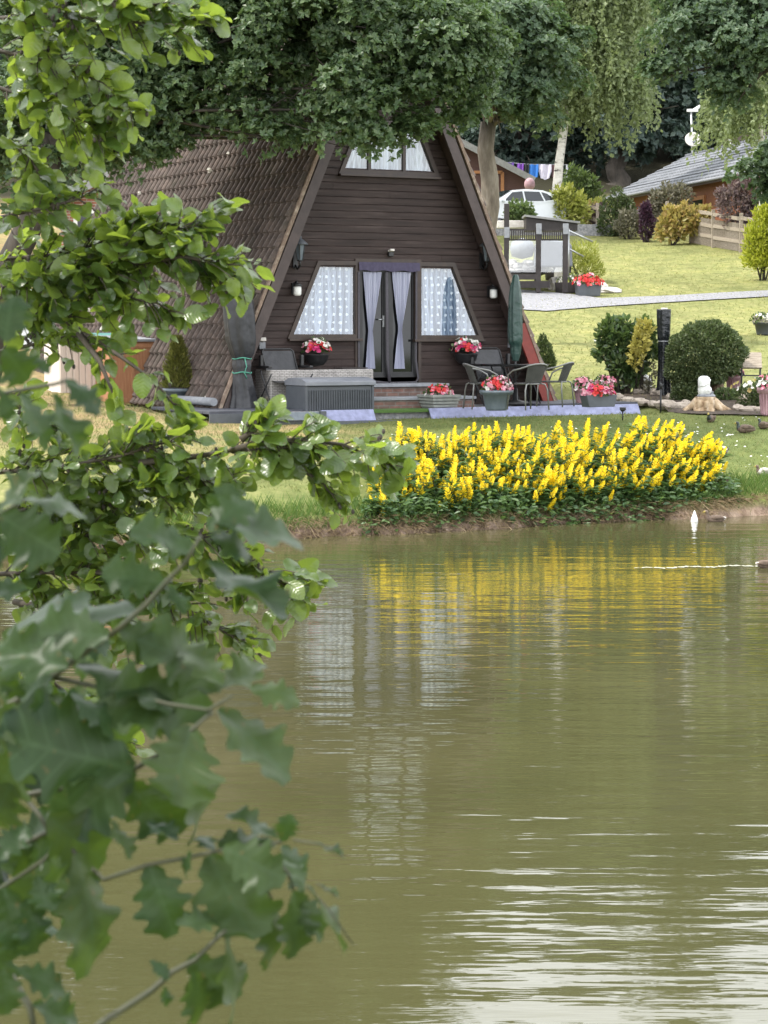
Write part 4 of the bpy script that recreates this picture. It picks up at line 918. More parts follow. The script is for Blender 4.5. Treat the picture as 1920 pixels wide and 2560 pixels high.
def ground_shrub(name, label, cat, u, v, ells_px, mat, L, n, seed, depth=.8, **k):
    """ellipsoids given in photo pixels around the plant's own distance"""
    p = G(u, v); Y = p.y; ee = []
    for e in ells_px:
        c = P(e[0], e[1], Y + (e[4] if len(e) > 4 else 0)); s = Y / FPX; ee.append((c.x - p.x, c.y - p.y, c.z - p.z, e[2] * s, e[2] * s * depth, e[3] * s))
    return shrub(name, label, cat, p, ee, mat, L, n, seed, **k)
def D4(l): return [tuple(q * DS for q in e[:4]) + tuple(e[4:]) for e in l]
ground_shrub('glossy_shrub', 'glossy green shrub with yellow tips on bare stems beside the black-wrapped post', 'shrub', 1345 * DS, 853 * DS, D4([(1338, 738, 34, 34), (1310, 725, 20, 26), (1375, 745, 38, 40), (1392, 718, 22, 26), (1345, 785, 32, 30), (1368, 795, 26, 28), (1300, 760, 14, 18), (1352, 702, 12, 14), (1322, 700, 9, 12), (1405, 760, 16, 22), (1362, 820, 16, 18)]), LM['glossy'], .13, 3300, 51, nstem=9, tmpl=T_OVAL, shell=.35)
sh = sc.objects[-1]
ground_shrub('golden_shrub', 'yellow variegated shoots growing through the glossy green shrub', 'shrub', 1378 * DS, 850 * DS, D4([(1392, 712, 15, 18, -.55), (1384, 742, 17, 20, -.6), (1374, 775, 13, 18, -.6)]), LM['gold'], .11, 420, 52, nstem=3, tmpl=T_OVAL)
ground_shrub('clipped_bush', 'big round clipped dark green bush behind the tree stump', 'bush', 1520 * DS, 862 * DS, D4([(1528, 765, 82, 66), (1500, 785, 62, 62), (1560, 762, 50, 50), (1492, 828, 40, 34), (1535, 722, 50, 28)]), LM['clip'], .06, 24000, 53, nstem=4, shell=.80, up=.2)
ground_shrub('low_bush', 'low dark green spreading plant at the foot of the round bush', 'bush', 1490 * DS, 866 * DS, D4([(1480, 850, 28, 20), (1462, 858, 14, 10)]), LM['clip'], .06, 1500, 54, nstem=2)
ground_shrub('low_bush', 'low green plant between the stump and the grey urn of pink flowers', 'bush', 1570 * DS, 866 * DS, D4([(1568, 856, 26, 16), (1590, 862, 14, 9)]), LM['midgreen'], .06, 1000, 55, nstem=2)
ground_shrub('rose_bush', 'dark leafy bush with cream flowers below the slatted stand', 'bush', 1625 * DS, 880 * DS, D4([(1625, 855, 34, 26), (1650, 862, 30, 26)]), LM['clip'], .07, 1500, 56, nstem=3)
blooms(np.random.default_rng(57), 22, (0, 0, .30), (.42, .36, .24), [LMw, LM['peach'], LMw], .05, parent=sc.objects['rose_bush'])
ground_shrub('pale_plant', 'pale green and white leafy plant between the glossy shrub and the wrapped post', 'plant', 1400 * DS, 852 * DS, D4([(1393, 838, 18, 12), (1404, 805, 14, 22)]), LM['olive'], .07, 320, 58, nstem=2)
p = G(1390 * DS, 846 * DS); b = MB(); b.blob((0, 0, .14), (.17, .1, .19), 0, 12, .06, rg); o = b.build('white_boulder', M['white']); o.location = p; tag(o, 'smooth white boulder under the glossy shrub', 'stone')
# wrapped post
p = G(1433 * DS, 855 * DS); t = thing('wrapped_parasol', 'tall post wrapped in crinkled black plastic beside the round bush', 'parasol', p)
s = p.y / FPX * DS
b = MB(); wrap(b, dense([(0, 18 * s, -.05), (.0, 15 * s, 20 * s), (0, 12.5 * s, 60 * s), (0, 12 * s, 115 * s), (.0, 11 * s, 118 * s), (0, 13 * s, 124 * s), (0, 14.5 * s, 170 * s), (0, 14.5 * s, 186 * s)], 5), 40, 9, fold=.07, k=5, ell=.9); b.build('wrapping', M['wrapblack'] if 'wrapblack' in M else M['cover'], t)
b = MB(); b.tube([(12.2 * s * math.cos(a * .314), 11.6 * s * math.sin(a * .314), 117 * s) for a in range(21)], .012, 5, cap=False); b.build('tie', M['slab'], t)
b = MB(); b.tube([(0, 0, 180 * s), (0, 0, 189 * s)], 7 * s, 10); b.build('pole_top', M['whitestone'], t)
p = G(1427 * DS, 893 * DS); b = MB(); b.tube([(0, 0, -.1), (0, 0, .44)], .016, 8); b.tube([(0, 0, .44), (.0, 0, .52), (0, 0, .56)], [.022, .03, .0], 8); o = b.build('garden_stake', M['black']); o.location = p; tag(o, 'thin dark stake standing in the lawn in front of the wrapped post', 'stake')
p = G(1345 * DS, 908 * DS); t = thing('solar_light', 'small black solar light at the end of the lavender edging', 'garden light', p)
b = MB(); b.tube([(0, 0, -.05), (0, 0, .17)], .012, 8); b.build('spike', M['black'], t); b = MB(); b.box((0, 0, .2), (.1, .1, .05)); b.lathe([(.03, .15), (.045, .18)], 10); b.build('lamp_head', M['black'], t, .008)
# stump with the white figure
p = G(1523 * DS, 888 * DS); s = p.y / FPX * DS; t = thing('tree_stump', 'pale weathered tree stump with spreading roots at the edge of the bed', 'tree stump', p)
b = MB(); n = 40; vs = []; g = np.random.default_rng(61); prof = [(30, -3), (27, 3), (23.5, 10), (21.5, 18), (21, 26), (21.5, 31)]
for j, (r, z) in enumerate(prof):
    for i in range(n):
        a = 2 * math.pi * i / n; fl = (1 - j / 5) * .35 + .05; q = 1 + fl * (math.sin(5 * a + .8) * .6 + math.sin(9 * a) * .25) + .04 * math.sin(23 * a + j); vs.append((r * q * s * math.cos(a), r * q * s * .9 * math.sin(a), z * s))
b.add(vs, [(j * n + i, j * n + (i + 1) % n, (j + 1) * n + (i + 1) % n, (j + 1) * n + i) for j in range(5) for i in range(n)] + [[5 * n + i for i in range(n)]], 0, True); b.build('bole', M['stumpwood'], t)
for a, ln in ((3.3, 52), (3.9, 36), (4.5, 22), (5.2, 26), (5.9, 48), (6.2, 60), (2.9, 50)):
    b = MB(); P_ = []
    for k in range(7):
        d = (16 + (ln - 16) * k / 6) * s; a2 = a + .12 * math.sin(k * 1.4); x, y = d * math.cos(a2), d * .8 * math.sin(a2)
        P_.append((x, y, max(gz(p.x + x, p.y + y) - p.z, -.1) + (.17 * (1 - k / 6) ** 1.6 + .01)))
    b.tube(P_, [.085, .08, .065, .055, .045, .03, .012], 9); b.build('root', M['stumpwood'], t)
ST = p + Vector((0, 0, 31 * s)); 
t = thing('white_figure', 'white carved stone garden figure sitting on the tree stump', 'garden ornament', ST)
b = MB(); b.lathe([(20 * s, 0), (20.5 * s, 2 * s), (18 * s, 5 * s), (0, 5 * s)], 26, (2 * s, 0, 0), sy=.85); b.box((14 * s, 1 * s, 8 * s), (7 * s, 7 * s, 8 * s)); b.build('base_slab', M['slab'], t, .008)
b = MB(); b.lathe([(0, 4 * s), (12.5 * s, 4.5 * s), (13.2 * s, 14 * s), (12.4 * s, 22 * s), (13 * s, 24 * s), (13.6 * s, 34 * s), (12 * s, 41 * s), (7 * s, 44.5 * s), (0, 45 * s)], 24, (-3 * s, 0, 0), sy=.8); b.build('body', M['white'], t)
b = MB(); b.blob((3.5 * s, -8 * s, 14 * s), (9.5 * s, 6 * s, 10 * s), 0, 16); b.blob((5 * s, -14 * s, 14 * s), (2.6 * s, 2 * s, 2.6 * s), 0, 8); b.tube([(-13 * s, -8 * s, 24 * s), (-3 * s, -11.5 * s, 24 * s), (6 * s, -10.5 * s, 30 * s), (10 * s, -3 * s, 37 * s)], 1.6 * s, 6); b.build('face', M['white'], t)
def ornament(u, v, hh, label, tall):
    p = G(u, v); t = thing('animal_ornament', label, 'garden ornament', p); h = hh * p.y / FPX * DS
    b = MB()
    if tall: b.tube([(.28 * h, 0, 0), (.18 * h, 0, .22 * h), (.02 * h, 0, .45 * h), (-.12 * h, 0, .66 * h), (-.17 * h, 0, .80 * h), (-.15 * h, 0, .9 * h), (-.13 * h, 0, 1.0 * h)], [.16 * h, .3 * h, .25 * h, .14 * h, .13 * h, .08 * h, .02 * h], 12)
    else:
        b.tube([(0, 0, 0), (0, 0, .3 * h), (0, 0, .55 * h), (0, 0, .66 * h), (0, -.02, .8 * h), (0, 0, .93 * h)], [.26 * h, .3 * h, .25 * h, .24 * h, .27 * h, .15 * h], 12)
    b.build('body', M['brownorn'], t)
    if not tall:
        for sx in (-1, 1): b = MB(); b.tube([(sx * .15 * h, 0, .88 * h), (sx * .2 * h, 0, 1.04 * h)], [.08 * h, .01 * h], 8); b.build('ear', M['brownorn'], t)
    else: b = MB(); b.tube([(.4 * h, .05, .0), (.5 * h, .05, .25 * h), (.42 * h, .05, .5 * h)], [.07 * h, .12 * h, .03 * h], 8); b.build('tail', M['brownorn'], t)
ornament(1488 * DS, 858 * DS, 58, 'brown upright animal ornament between the round bush and the white figure', True)
ornament(1548 * DS, 858 * DS, 56, 'brown eared animal ornament beside the white figure on the stump', False)
# slatted stand
p = G(1622 * DS, 858 * DS); s = p.y / FPX * DS; t = thing('slatted_stand', 'slatted wooden stand on thin dark legs behind the rose bush', 'garden stand', p)
for x in (-20, 20):
    b = MB(); b.tube([(x * s, 0, -.05), (x * s, 0, 62 * s)], .013, 6); b.build('leg', M['black'], t)
    b = MB(); b.tube([((x + 4) * s, .3, -.05), ((x + 4) * s, .25, 92 * s)], .013, 6); b.build('leg', M['black'], t)
b = MB(); b.beam((-22 * s, 0, 46 * s), (24 * s, 0, 46 * s), .025, .025); b.build('crossbar', M['black'], t)
for k in range(7):
    b = MB(); f = k / 6; b.box((2 * s + 2 * s * f, .26 * f, (64 + 28 * f) * s), (42 * s, .05, .04), rx=R(50)); b.build('slat', M['fencewood'], t)
b = MB()
for x in (-19, 21): b.beam((x * s, -.01, 62 * s), ((x + 4) * s, .27, 93 * s), .03, .03)
b.build('frame', M['fencewood'], t)
roundpot('flower_urn', 'pink-grey ribbed urn of pink flowers behind the tree stump', 1833, 985, .13, .34, M['potpink'], [LMp, LMw, LMp, LM['purple']], 62, .19, 34, .22, z=None, ribs=16, group='pots of bedding flowers')
roundpot('flower_urn', 'tall pink urn of pink flowers cut by the picture edge near the ducks', 1918, 1040, .14, .5, M['potpink'], [LMp, LMp, LMw], 63, .25, 40, .22, z=None, ribs=16, top=1.35)
roundpot('bowl_planter', 'dark planter of grey-green foliage alone on the upper lawn', 1908, 838, .2, .3, M['grey'], [LMw, LM['olive'], LM['olive']], 64, .34, 34, .24, z=None, group='pots of bedding flowers')
ground_shrub('column_conifer', 'narrow green conifer behind the red bargeboard of the cabin', 'conifer', 1185 * DS, 800 * DS, D4([(1178, 770, 16, 32), (1172, 745, 9, 22), (1186, 785, 14, 18)]), LM['clip'], .07, 1800, 59, nstem=2, up=1.2)
# ================================================================== DUCKS
def duck(label, p, rz, mats, pose='rest', scale=1.0, group='ducks on the lawn and the pond'):
    t = thing('duck', label, 'duck', p, rz, group); k = scale * .64
    if pose == 'rest':
        path = [(-.27, 0, .08), (-.22, 0, .085), (-.14, 0, .10), (-.03, 0, .105), (.07, 0, .10), (.125, 0, .115), (.14, 0, .16), (.14, 0, .20), (.15, 0, .235), (.185, 0, .238), (.205, 0, .225), (.24, 0, .218)]
        rad = [.012, .045, .085, .105, .098, .07, .042, .036, .042, .036, .016, .008]
    elif pose == 'swim':
        path = [(-.27, 0, .10), (-.22, 0, .075), (-.14, 0, .06), (-.03, 0, .05), (.07, 0, .055), (.125, 0, .08), (.15, 0, .14), (.155, 0, .19), (.165, 0, .225), (.2, 0, .228), (.22, 0, .215), (.26, 0, .208)]
        rad = [.012, .045, .08, .1, .092, .065, .04, .035, .042, .036, .016, .008]
    else:                                                                 # tail up, head under water
        path = [(0, 0, .30), (0, 0, .25), (0, 0, .19), (0, 0, .12), (0, 0, .05), (0, 0, 0), (0, 0, -.05), (.01, 0, -.1), (.02, 0, -.14), (.03, 0, -.16), (.04, 0, -.18), (.05, 0, -.2)]
        rad = [.008, .03, .05, .075, .095, .1, .09, .06, .04, .04, .02, .01]
    mi = [2 if i < 1 else (0 if i < 5 else (1 if i < 9 else 3)) for i in range(len(path) - 1)]
    b = MB(); b.tube([Vector(q) * k for q in path], [r * k for r in rad], 12, mis=mi, flat=.92); b.build('body', mats, t)
    if pose != 'up':
        for sy in (-1, 1):
            z0 = .13 if pose == 'rest' else .085
            b = MB(); b.tube([Vector(q) * k for q in ((.06, sy * .085, z0), (-.05, sy * .098, z0 + .015), (-.15, sy * .075, z0 + .015), (-.26, sy * .03, z0 - .005))], [.02 * k, .05 * k, .042 * k, .006 * k], 8, flat=.35); b.build('wing', mats[2] if mats[2] is not M['duckpale'] else mats[0], t)
    return t
DB = [M['duckbrown'], M['duckgreen'], M['duckbrown'], M['bill']]; DW = [M['duckpale'], M['duckgreen'], M['black'], M['bill']]
DN = [M['duckbrown'], M['duckbrown'], M['duckpale'], M['bill']]
duck('brown dark-headed duck sitting on the grass just below the tree stump', G(1777, 1057), R(-120), DB)
duck('brown duck with striped wing lying stretched out on the grass below the stump', G(1860, 1083), R(165), DB, scale=1.1)
duck('dark-headed duck on the grass under the tall pink urn', G(1908, 1073), R(120), DB)
duck('black and white duck sitting on the grass between the yellow flowers and the brown ducks', G(1808, 1137), R(100), DW)
duck('grey and white duck resting on the grass above the reedy bank', G(1908, 1190), R(170), [M['duckpale'], M['duckbrown'], M['duckpale'], M['bill']], scale=.9)
duck('brown duck half hidden behind the end of the yellow flower clump', G(1803, 1218), R(190), DN, scale=.9)
duck('white duck tipped tail-up in the water under the flower clump', PZ(1736, 1304, 0), 0, [M['white']] * 4, 'up', .8)
duck('brown duck swimming close under the bank beside the white duck', PZ(1785, 1304, 0), R(175), DN, 'swim', .95)
duck('dark duck swimming out of the picture edge ahead of its wake', PZ(1924, 1420, 0), R(-5), DN, 'swim', .9)
# ================================================================== BANK: YELLOW FLOWERS, WEEDS, GRASS
g = np.random.default_rng(71)
def yyinv(x, yy): return yy + .57 * x                                     # shoreline runs away to +x
NST = 660; fl = thing('flower_clump', 'long clump of tall yellow flower spikes on the pond bank', 'flowers', (2.4, 29.9, gz(2.4, 29.9)))
FB = Vector(fl.location)
def spike_mesh(seed):
    q = np.random.default_rng(seed); n = 52; zz = np.linspace(.02, 1, n); h = .21 + .05 * q.random(); a = np.arange(n) * 2.4
    rr = (.052 * (1 - zz ** 4) + .012) * q.uniform(.7, 1.2, n); C = np.stack([rr * .35 * np.cos(a), rr * .35 * np.sin(a), zz * h], 1); D = np.stack([np.cos(a), np.sin(a), .55 + zz], 1)
    o = leaves('flower_spike', C, D + q.normal(size=D.shape) * .35, np.stack([-np.cos(a) * .6, -np.sin(a) * .6, np.ones(n)], 1), .050 * (1 - .4 * zz), .042 * (1 - .35 * zz), T_OVAL, LM['yellow'])
    return o
protos = [spike_mesh(k) for k in range(5)]
stem = MB(Matrix.Translation(-FB)); lc = []; la_ = []; ln_ = []; spikes = []
for i in range(NST):
    x = g.uniform(.0, 1) * 4.75 - .1; f = g.random() ** .9
    yy = 28.22 + f * 2.1 * (1 - .45 * max(0, (x - 3.6))); y = yyinv(x, yy) + .12 * math.sin(x * 5)
    while gz(x, y) < .22: y += .06
    z0 = gz(x, y); h = (.30 + .30 * min(1, f * 1.5)) * g.uniform(.5, 1.16) * (1 if x < 4.2 else .8)
    if x < .3: h *= .72 + .9 * x
    ln = Vector((.16 + g.normal() * .17 + (x - 2.3) * .10, -.32 * (1 - f) + g.normal() * .10 - .05, 0)) * h
    if f < .15: ln.y = max(ln.y, -.06)
    p0 = Vector((x, y, z0 - .03)); p1 = p0 + Vector((ln.x, ln.y, h)); mid = p0.lerp(p1, .5) - ln * .15
    stem.tube([p0, mid, p1], [.008, .006, .005], 4, cap=False); spikes.append((p1, (p1 - mid).normalized(), g.uniform(.40, 1.18)))
    for k in range(26):
        t_ = g.uniform(.08, 1.0); q = p0.lerp(mid, t_ * 2) if t_ < .5 else mid.lerp(p1, t_ * 2 - 1); a = g.uniform(0, 6.28)
        lc.append(q); la_.append((math.cos(a), math.sin(a), g.uniform(-.1, .7))); ln_.append((-.4 * math.cos(a), -.4 * math.sin(a), 1))
    if g.random() < .55: spikes.append((p0.lerp(p1, g.uniform(.5, .9)) + Vector((g.normal() * .07, g.normal() * .07, -.02)), (p1 - mid).normalized() + Vector((g.normal() * .3, g.normal() * .3, 0)), g.uniform(.5, .9)))
stem.build('stem', M['greentwig'], fl)
lc = np.array([tuple(q) for q in lc]); LL = g.uniform(.09, .19, len(lc)); leaves('foliage', lc, np.array(la_), np.array(ln_), LL, LL * .3, T_OVAL, LM['loose'], fl, FB)
spikes.sort(key=lambda s: s[0].y); stuffv = []
for i, (p, d, s) in enumerate(spikes):
    o = protos[i % 5] if i < 5 else protos[i % 5].copy()
    if i >= 5 and i < 100: sc.collection.objects.link(o)
    mt = Matrix.Translation(p - FB - d * .1 * s) @ d.to_track_quat('Z', 'Y').to_matrix().to_4x4() @ Matrix.Scale(s, 4)
    if i < 100: o.parent = fl; o.matrix_local = mt
    else: stuffv.append((i % 5, mt))
    if i >= 100: bpy.data.objects.remove(o)
allv = []; allf = []; k0 = 0
co = []
for q in protos:
    a = np.zeros(len(q.data.vertices) * 3, np.float32); q.data.vertices.foreach_get('co', a); co.append(a.reshape(-1, 3))
fc = [list(p.vertices) for p in protos[0].data.polygons]
for k, mt in stuffv:
    A = np.array(mt); allv.append(co[k] @ A[:3, :3].T + A[:3, 3]); allf += [[i + k0 for i in f] for f in fc]; k0 += len(co[k])
me = bpy.data.meshes.new('flower_spikes'); me.from_pydata(np.concatenate(allv).tolist(), [], allf); me.materials.append(LM['yellow'])
o = bpy.data.objects.new('flower_spikes', me); sc.collection.objects.link(o); o.parent = fl; o['kind'] = 'stuff'
def blades(name, label, n, px, mat, L, W, seed, droop=.0, up=1.0, kindv='stuff'):
    """px(g, n) gives n ground points; blades rise (or hang) from them"""
    g = np.random.default_rng(seed); X, Y = px(g, n); Z = np.array([gz(a, c) for a, c in zip(X, Y)])
    a = g.uniform(0, 6.28, n); A = np.stack([np.cos(a) * .45, np.sin(a) * .45 - droop, np.full(n, up) + g.normal(size=n) * .25], 1)
    LL = L * g.uniform(.5, 1.4, n); o = leaves(name, np.stack([X, Y, Z - .01], 1), A, np.stack([-np.sin(a), np.cos(a), np.full(n, .2)], 1), LL, W, (np.array([(-.5, 0, 0), (.5, 0, 0), (.35, .55, .06), (-.35, .55, .06), (0, 1, .22)]), [(0, 1, 2, 3), (3, 2, 4)]), mat)
    o['kind'] = kindv; o['label'] = label; return o
def alongbank(x0, x1, y0, y1):
    def f(g, n): X = g.uniform(x0, x1, n); return X, .57 * X + g.uniform(y0, y1, n) - .12 * np.sin(X * 1.7) - .07 * np.sin(X * 4.3 + 1)
    return f
blades('bank_grass', 'rough green grass along the lip of the pond bank', 9000, alongbank(-9, 9, 28.16, 28.95), LM['weed'], .20, .012, 81, .35, .9)
blades('dry_grass', 'dry brown grass hanging down the earth bank to the water', 6500, alongbank(-9, 9, 28.08, 28.36), LM['dry'], .24, .012, 82, 1.0, -.3)
def anylawn(g, n):
    Y = g.uniform(29, 40, n); X = g.uniform(-8, 9, n); return X, Y
blades('lawn_grass', 'short grass blades of the near lawn', 40000, anylawn, LM['grass'], .055, .010, 83, .1, .8)
def upper(g, n): Y = g.uniform(40, 84, n); return g.uniform(-1, 1, n) * Y * .19 + 4, Y
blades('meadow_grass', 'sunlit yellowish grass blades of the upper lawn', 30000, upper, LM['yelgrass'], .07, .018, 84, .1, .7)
# daisies and dropped feathers on the near lawn
X = g.uniform(-1, 7.5, 260); Y = .57 * X + g.uniform(29.2, 34.5, 260); Z = np.array([gz(a, c) + .035 for a, c in zip(X, Y)])
o = leaves('daisies', np.stack([X, Y, Z], 1), np.stack([np.cos(X * 9), np.sin(X * 9), X * 0 + .2], 1), np.stack([X * 0, X * 0 - .5, X * 0 + 1], 1), g.uniform(.02, .06, 260), .03, T_DISC, LM['whitep']); o['kind'] = 'stuff'; o['label'] = 'white daisies and feathers scattered on the near lawn'
# leafy weeds under the flowers
n = 2600; X = g.uniform(-.3, 5.0, n); Y = .57 * X + g.uniform(28.08, 28.6, n); Z = np.array([gz(a, c) for a, c in zip(X, Y)]) + g.uniform(-.05, .20, n); a = g.uniform(0, 6.28, n)
o = leaves('bank_weeds', np.stack([X, Y - .05, Z], 1), np.stack([np.cos(a), np.sin(a) - .5, g.uniform(-.4, .5, n)], 1), np.stack([X * 0, X * 0 - .5, X * 0 + 1], 1) + g.normal(size=(n, 3)) * .3, g.uniform(.06, .13, n), .05, T_OVAL, [LM['loose'], LM['weed']], mi=(g.random(n) < .45).astype(int)); o['kind'] = 'stuff'; o['label'] = 'leafy weeds hanging over the bank under the yellow flowers'
# wake
wk = MB(); a = PZ(1585, 1421, 0); c = PZ(1915, 1414, 0); K = 90; vs = []
for i in range(K + 1):
    q = a.lerp(c, i / K); w = (.045 + .03 * math.sin(i * 1.1) * math.sin(i * .37) + .02 * math.sin(i * 2.3)) * min(1, .25 + i / 18); y = .05 * math.sin(i * .21) + .02 * math.sin(i * .9)
    vs += [(q.x, q.y + y - w, .004), (q.x, q.y + y + w, .004)]
wk.add(vs, [(2 * i, 2 * i + 2, 2 * i + 3, 2 * i + 1) for i in range(K)])
M['foam'] = pm('pale wake foam', (.62, .62, .52), (.42, .42, .33), 9, .2); o = wk.build('wake', M['foam']); kind(o, 'stuff', 'thin pale wake line trailing behind the swimming duck')
# ================================================================== UPPER GARDEN: DECK SCREEN, PLANTERS, FENCE
p0 = G(1150 * DS, 632 * DS); Yp = 62.0
def U(x, y, Y=Yp): return PD(x, y, Y)
s = Yp / FPX * DS; base = U(1150, 632); t = thing('deck_screen', 'dark timber deck with slatted rail and glass panels beside the gravel', 'deck', base)
def rel(x, y, dy=0): q = U(x, y); return Vector((q.x - base.x, dy, q.z - base.z))
for x, y0 in ((1094, 440), (1163, 488), (1221, 492)):
    b = MB(); a, c = rel(x, 632), rel(x, y0); b.box(((a.x + c.x) / 2, 0, (a.z + c.z) / 2), (.14, .14, c.z - a.z)); b.build('post', M['darkwood'], t, .008)
    b = MB(); b.box((a.x, -.02, rel(x, 497 if x > 1100 else 505).z + .03), (.15, .16, .3)); b.build('post_sleeve', M['slab'], t, .006)
for xa, xb in ((1098, 1159), (1167, 1218)):
    b = MB(); a, c = rel(xa, 518), rel(xb, 496); b.box(((a.x + c.x) / 2, .03, a.z), (c.x - a.x, .05, .04)); b.box(((a.x + c.x) / 2, .03, c.z), (c.x - a.x, .09, .05))
    nn = int((c.x - a.x) / .06)
    for k in range(nn): b.box((a.x + (k + .5) * (c.x - a.x) / nn, 0, (a.z + c.z) / 2), (.035, .04, c.z - a.z))
    b.build('rail_panel', M['darkwood'], t)
    b = MB(); a, c = rel(xa, 588), rel(xb, 520); b.add([(a.x, .02, a.z), (c.x, .02, a.z), (c.x, .02, c.z), (a.x, .02, c.z)], [(0, 1, 2, 3)]); b.build('glass_panel', M['screen'], t)
b = MB(); a, c = rel(1090, 604), rel(1166, 592); b.box(((a.x + c.x) / 2, .0, (a.z + c.z) / 2), (c.x - a.x, .12, c.z - a.z)); b.build('base_beam', M['darkwood'], t)
b = MB(); a, c = rel(1098, 622), rel(1188, 607)
for k in range(32): b.box((a.x + (k + .5) * (c.x - a.x) / 32, -.05, (a.z + c.z) / 2), (.04, .05, c.z - a.z))
b.box(((a.x + c.x) / 2, .03, (a.z + c.z) / 2), (c.x - a.x, .04, c.z - a.z)); b.build('skirt', M['darkwood'], t)
b = MB(); b.box(((a.x + c.x) / 2, 1.5, a.z + .45), (c.x - a.x - .1, 2.8, .08)); b.build('deck_floor', M['darkwood'], t)
t2 = thing('covered_barbecue', 'grey draped cover standing behind the second glass panel of the deck', 'covered barbecue', U(1194, 577, 63.2)); b = MB()
b.prism([(-.55, 0), (.55, 0), (.52, .62), (.4, .72), (-.35, .78), (-.5, .65)], -.3, .35); b.build('cover', M['lid'], t2, .04)
b = MB(); b.tube([(-.5, 0, -.6), (-.5, 0, .05)], .03, 6); b.tube([(.5, 0, -.6), (.5, 0, .05)], .03, 6); b.build('leg', M['black'], t2)
t2 = thing('stone_heap', 'heap of pale round stones behind the first glass panel of the deck', 'stones', U(1125, 590, 63.5)); b = MB()
for k in range(34): b.blob((rg.uniform(-.75, .85), rg.uniform(-.3, .6), rg.uniform(0, .35)), (rg.uniform(.1, .22),) * 2 + (rg.uniform(.08, .15),), 0, 7, .15, rg, False)
b.build('stones', M['whitestone'], t2)
b = MB(); b.lathe([(.0, 0), (.3, .08), (.36, .3), (.3, .5), (.0, .62)], 18); o = b.build('round_urn', M['slab']); o.location = U(1128, 560, 63.4); tag(o, 'round grey stone ball urn behind the deck glass', 'urn')
t2 = thing('lean_to_roof', 'small low dark sloping shelter behind the slatted rail', 'shelter', U(1192, 498, 64.5)); b = MB(); b.prism([(-.75, .38), (.75, .2), (.75, 0), (-.75, 0)], 0, 1.2); b.build('walls', M['darkwood'], t2)
b = MB(); b.prism([(-.8, .46), (.82, .26), (.82, .2), (-.8, .4)], -.1, 1.3); b.build('roof', M['roofedge'], t2)
t2 = thing('handrail', 'grey sloping metal handrail at the end of the deck', 'handrail', U(1226, 505, 62)); b = MB(); b.tube([(0, 0, .1), (.75, .5, -.2)], .03, 6); b.tube([(0, 0, -.4), (.5, .5, -.62)], .025, 6); b.tube([(.02, 0, .14), (.02, 0, -1.2)], .04, 6); b.build('rail', M['metal'], t2)
# planters and stones near the gravel
t2 = thing('long_planter', 'long dark wooden planter at the edge of the gravel', 'planter', G(1235 * DS, 633 * DS), R(-20)); b = MB(); b.prism([(-.42, 0), (.42, 0), (.45, .3), (-.45, .3)], -.2, .2); b.build('trough', M['darkwood'], t2, .01)
potflowers(np.random.default_rng(90), t2, .3, .45, .2, .25, 26, [LMw, LM['yelgreen'], LMw], 160, .05)
t2 = thing('geranium_box', 'dark box planter of bright red geraniums by the gravel path', 'planter', G(1270 * DS, 640 * DS), R(10)); b = MB(); b.prism([(-.3, 0), (.3, 0), (.34, .32), (-.34, .32)], -.2, .2); b.build('trough', M['grey'], t2, .01)
potflowers(np.random.default_rng(91), t2, .32, .42, .26, .30, 46, [LMr, LMr, LMr, LMr, LM['pink']], 130, .085)
ground_shrub('feathery_plant', 'airy light green flowering plant beside the gravel', 'plant', 1255 * DS, 622 * DS, D4([(1255, 575, 42, 34), (1240, 560, 24, 26), (1280, 585, 26, 24), (1262, 545, 30, 22)]), LM['yelgreen'], .15, 1500, 92, nstem=6, up=.9, W=.22, stem_mat=M['greentwig'])
for u, v, r, L_ in [(1200, 626, (.3, .25, .28), 'pale stone beside the slatted deck skirt'), (1212, 612, (.25, .2, .5), 'tall pale stone standing between the deck and the feathery plant'), (1293, 625, (.35, .25, .16), 'flat pale stone beside the red geranium box, farther one'), (1318, 632, (.4, .25, .12), 'flat pale stone at the lawn edge beside the red geranium box')]:
    rock(u * DS, v * DS, r, L_, 'pale stones by the deck', 'whitestone')
t2 = thing('dark_statue', 'dark crouching animal statue among pale stones by the deck', 'garden ornament', G(1186 * DS, 605 * DS)); b = MB(); b.tube([(.1, 0, -.05), (.06, 0, .3), (-.02, 0, .5), (-.08, -.05, .6), (-.18, -.1, .56)], [.2, .2, .13, .12, .05], 10); b.build('body', M['darkwood'], t2)
# fence
def fence(name, label, pts, rails, h, slats=None):
    P_ = [PD(x, y, Y) for x, y, Y in pts]; P_ = [Vector((q.x, q.y, gz(q.x, q.y))) for q in P_]; t = thing(name, label, 'fence', P_[0])
    o = P_[0]
    for k, q in enumerate(P_):
        b = MB(); b.box((q.x - o.x, q.y - o.y, q.z - o.z + h / 2 - .1), (.12, .12, h + .25)); b.build('post', M['fencewood'], t, .01)
    for z in rails:
        b = MB()
        for a, c in zip(P_, P_[1:]): b.beam(a - o + Vector((0, -.08, z)), c - o + Vector((0, -.08, z + rg.uniform(-.04, .04))), .05, .12)
        b.build('rail', M['fencewood'], t)
    if slats:
        b = MB()
        for i in slats:
            a, c = P_[i], P_[i + 1]; nn = int((c - a).length / .13)
            for k in range(nn): q = a.lerp(c, (k + .5) / nn) - o; b.box((q.x, q.y - .02, q.z + .5), (.06, .03, .95))
        b.build('slats', M['fencewood'], t)
fence('post_rail_fence', 'weathered post and rail fence with thin upright slats below the slate-roofed bungalow', [(1440, 530, 81), (1492, 536, 79), (1540, 540, 77), (1600, 548, 75), (1680, 556, 73)], (.35, .75, 1.15), 1.3, (1, 2, 3))
fence('post_rail_fence', 'low weathered rail fence in front of the clipped green shrubs', [(1225, 512, 86), (1290, 516, 84), (1355, 520, 83), (1420, 526, 82)], (.35, .75), .95)
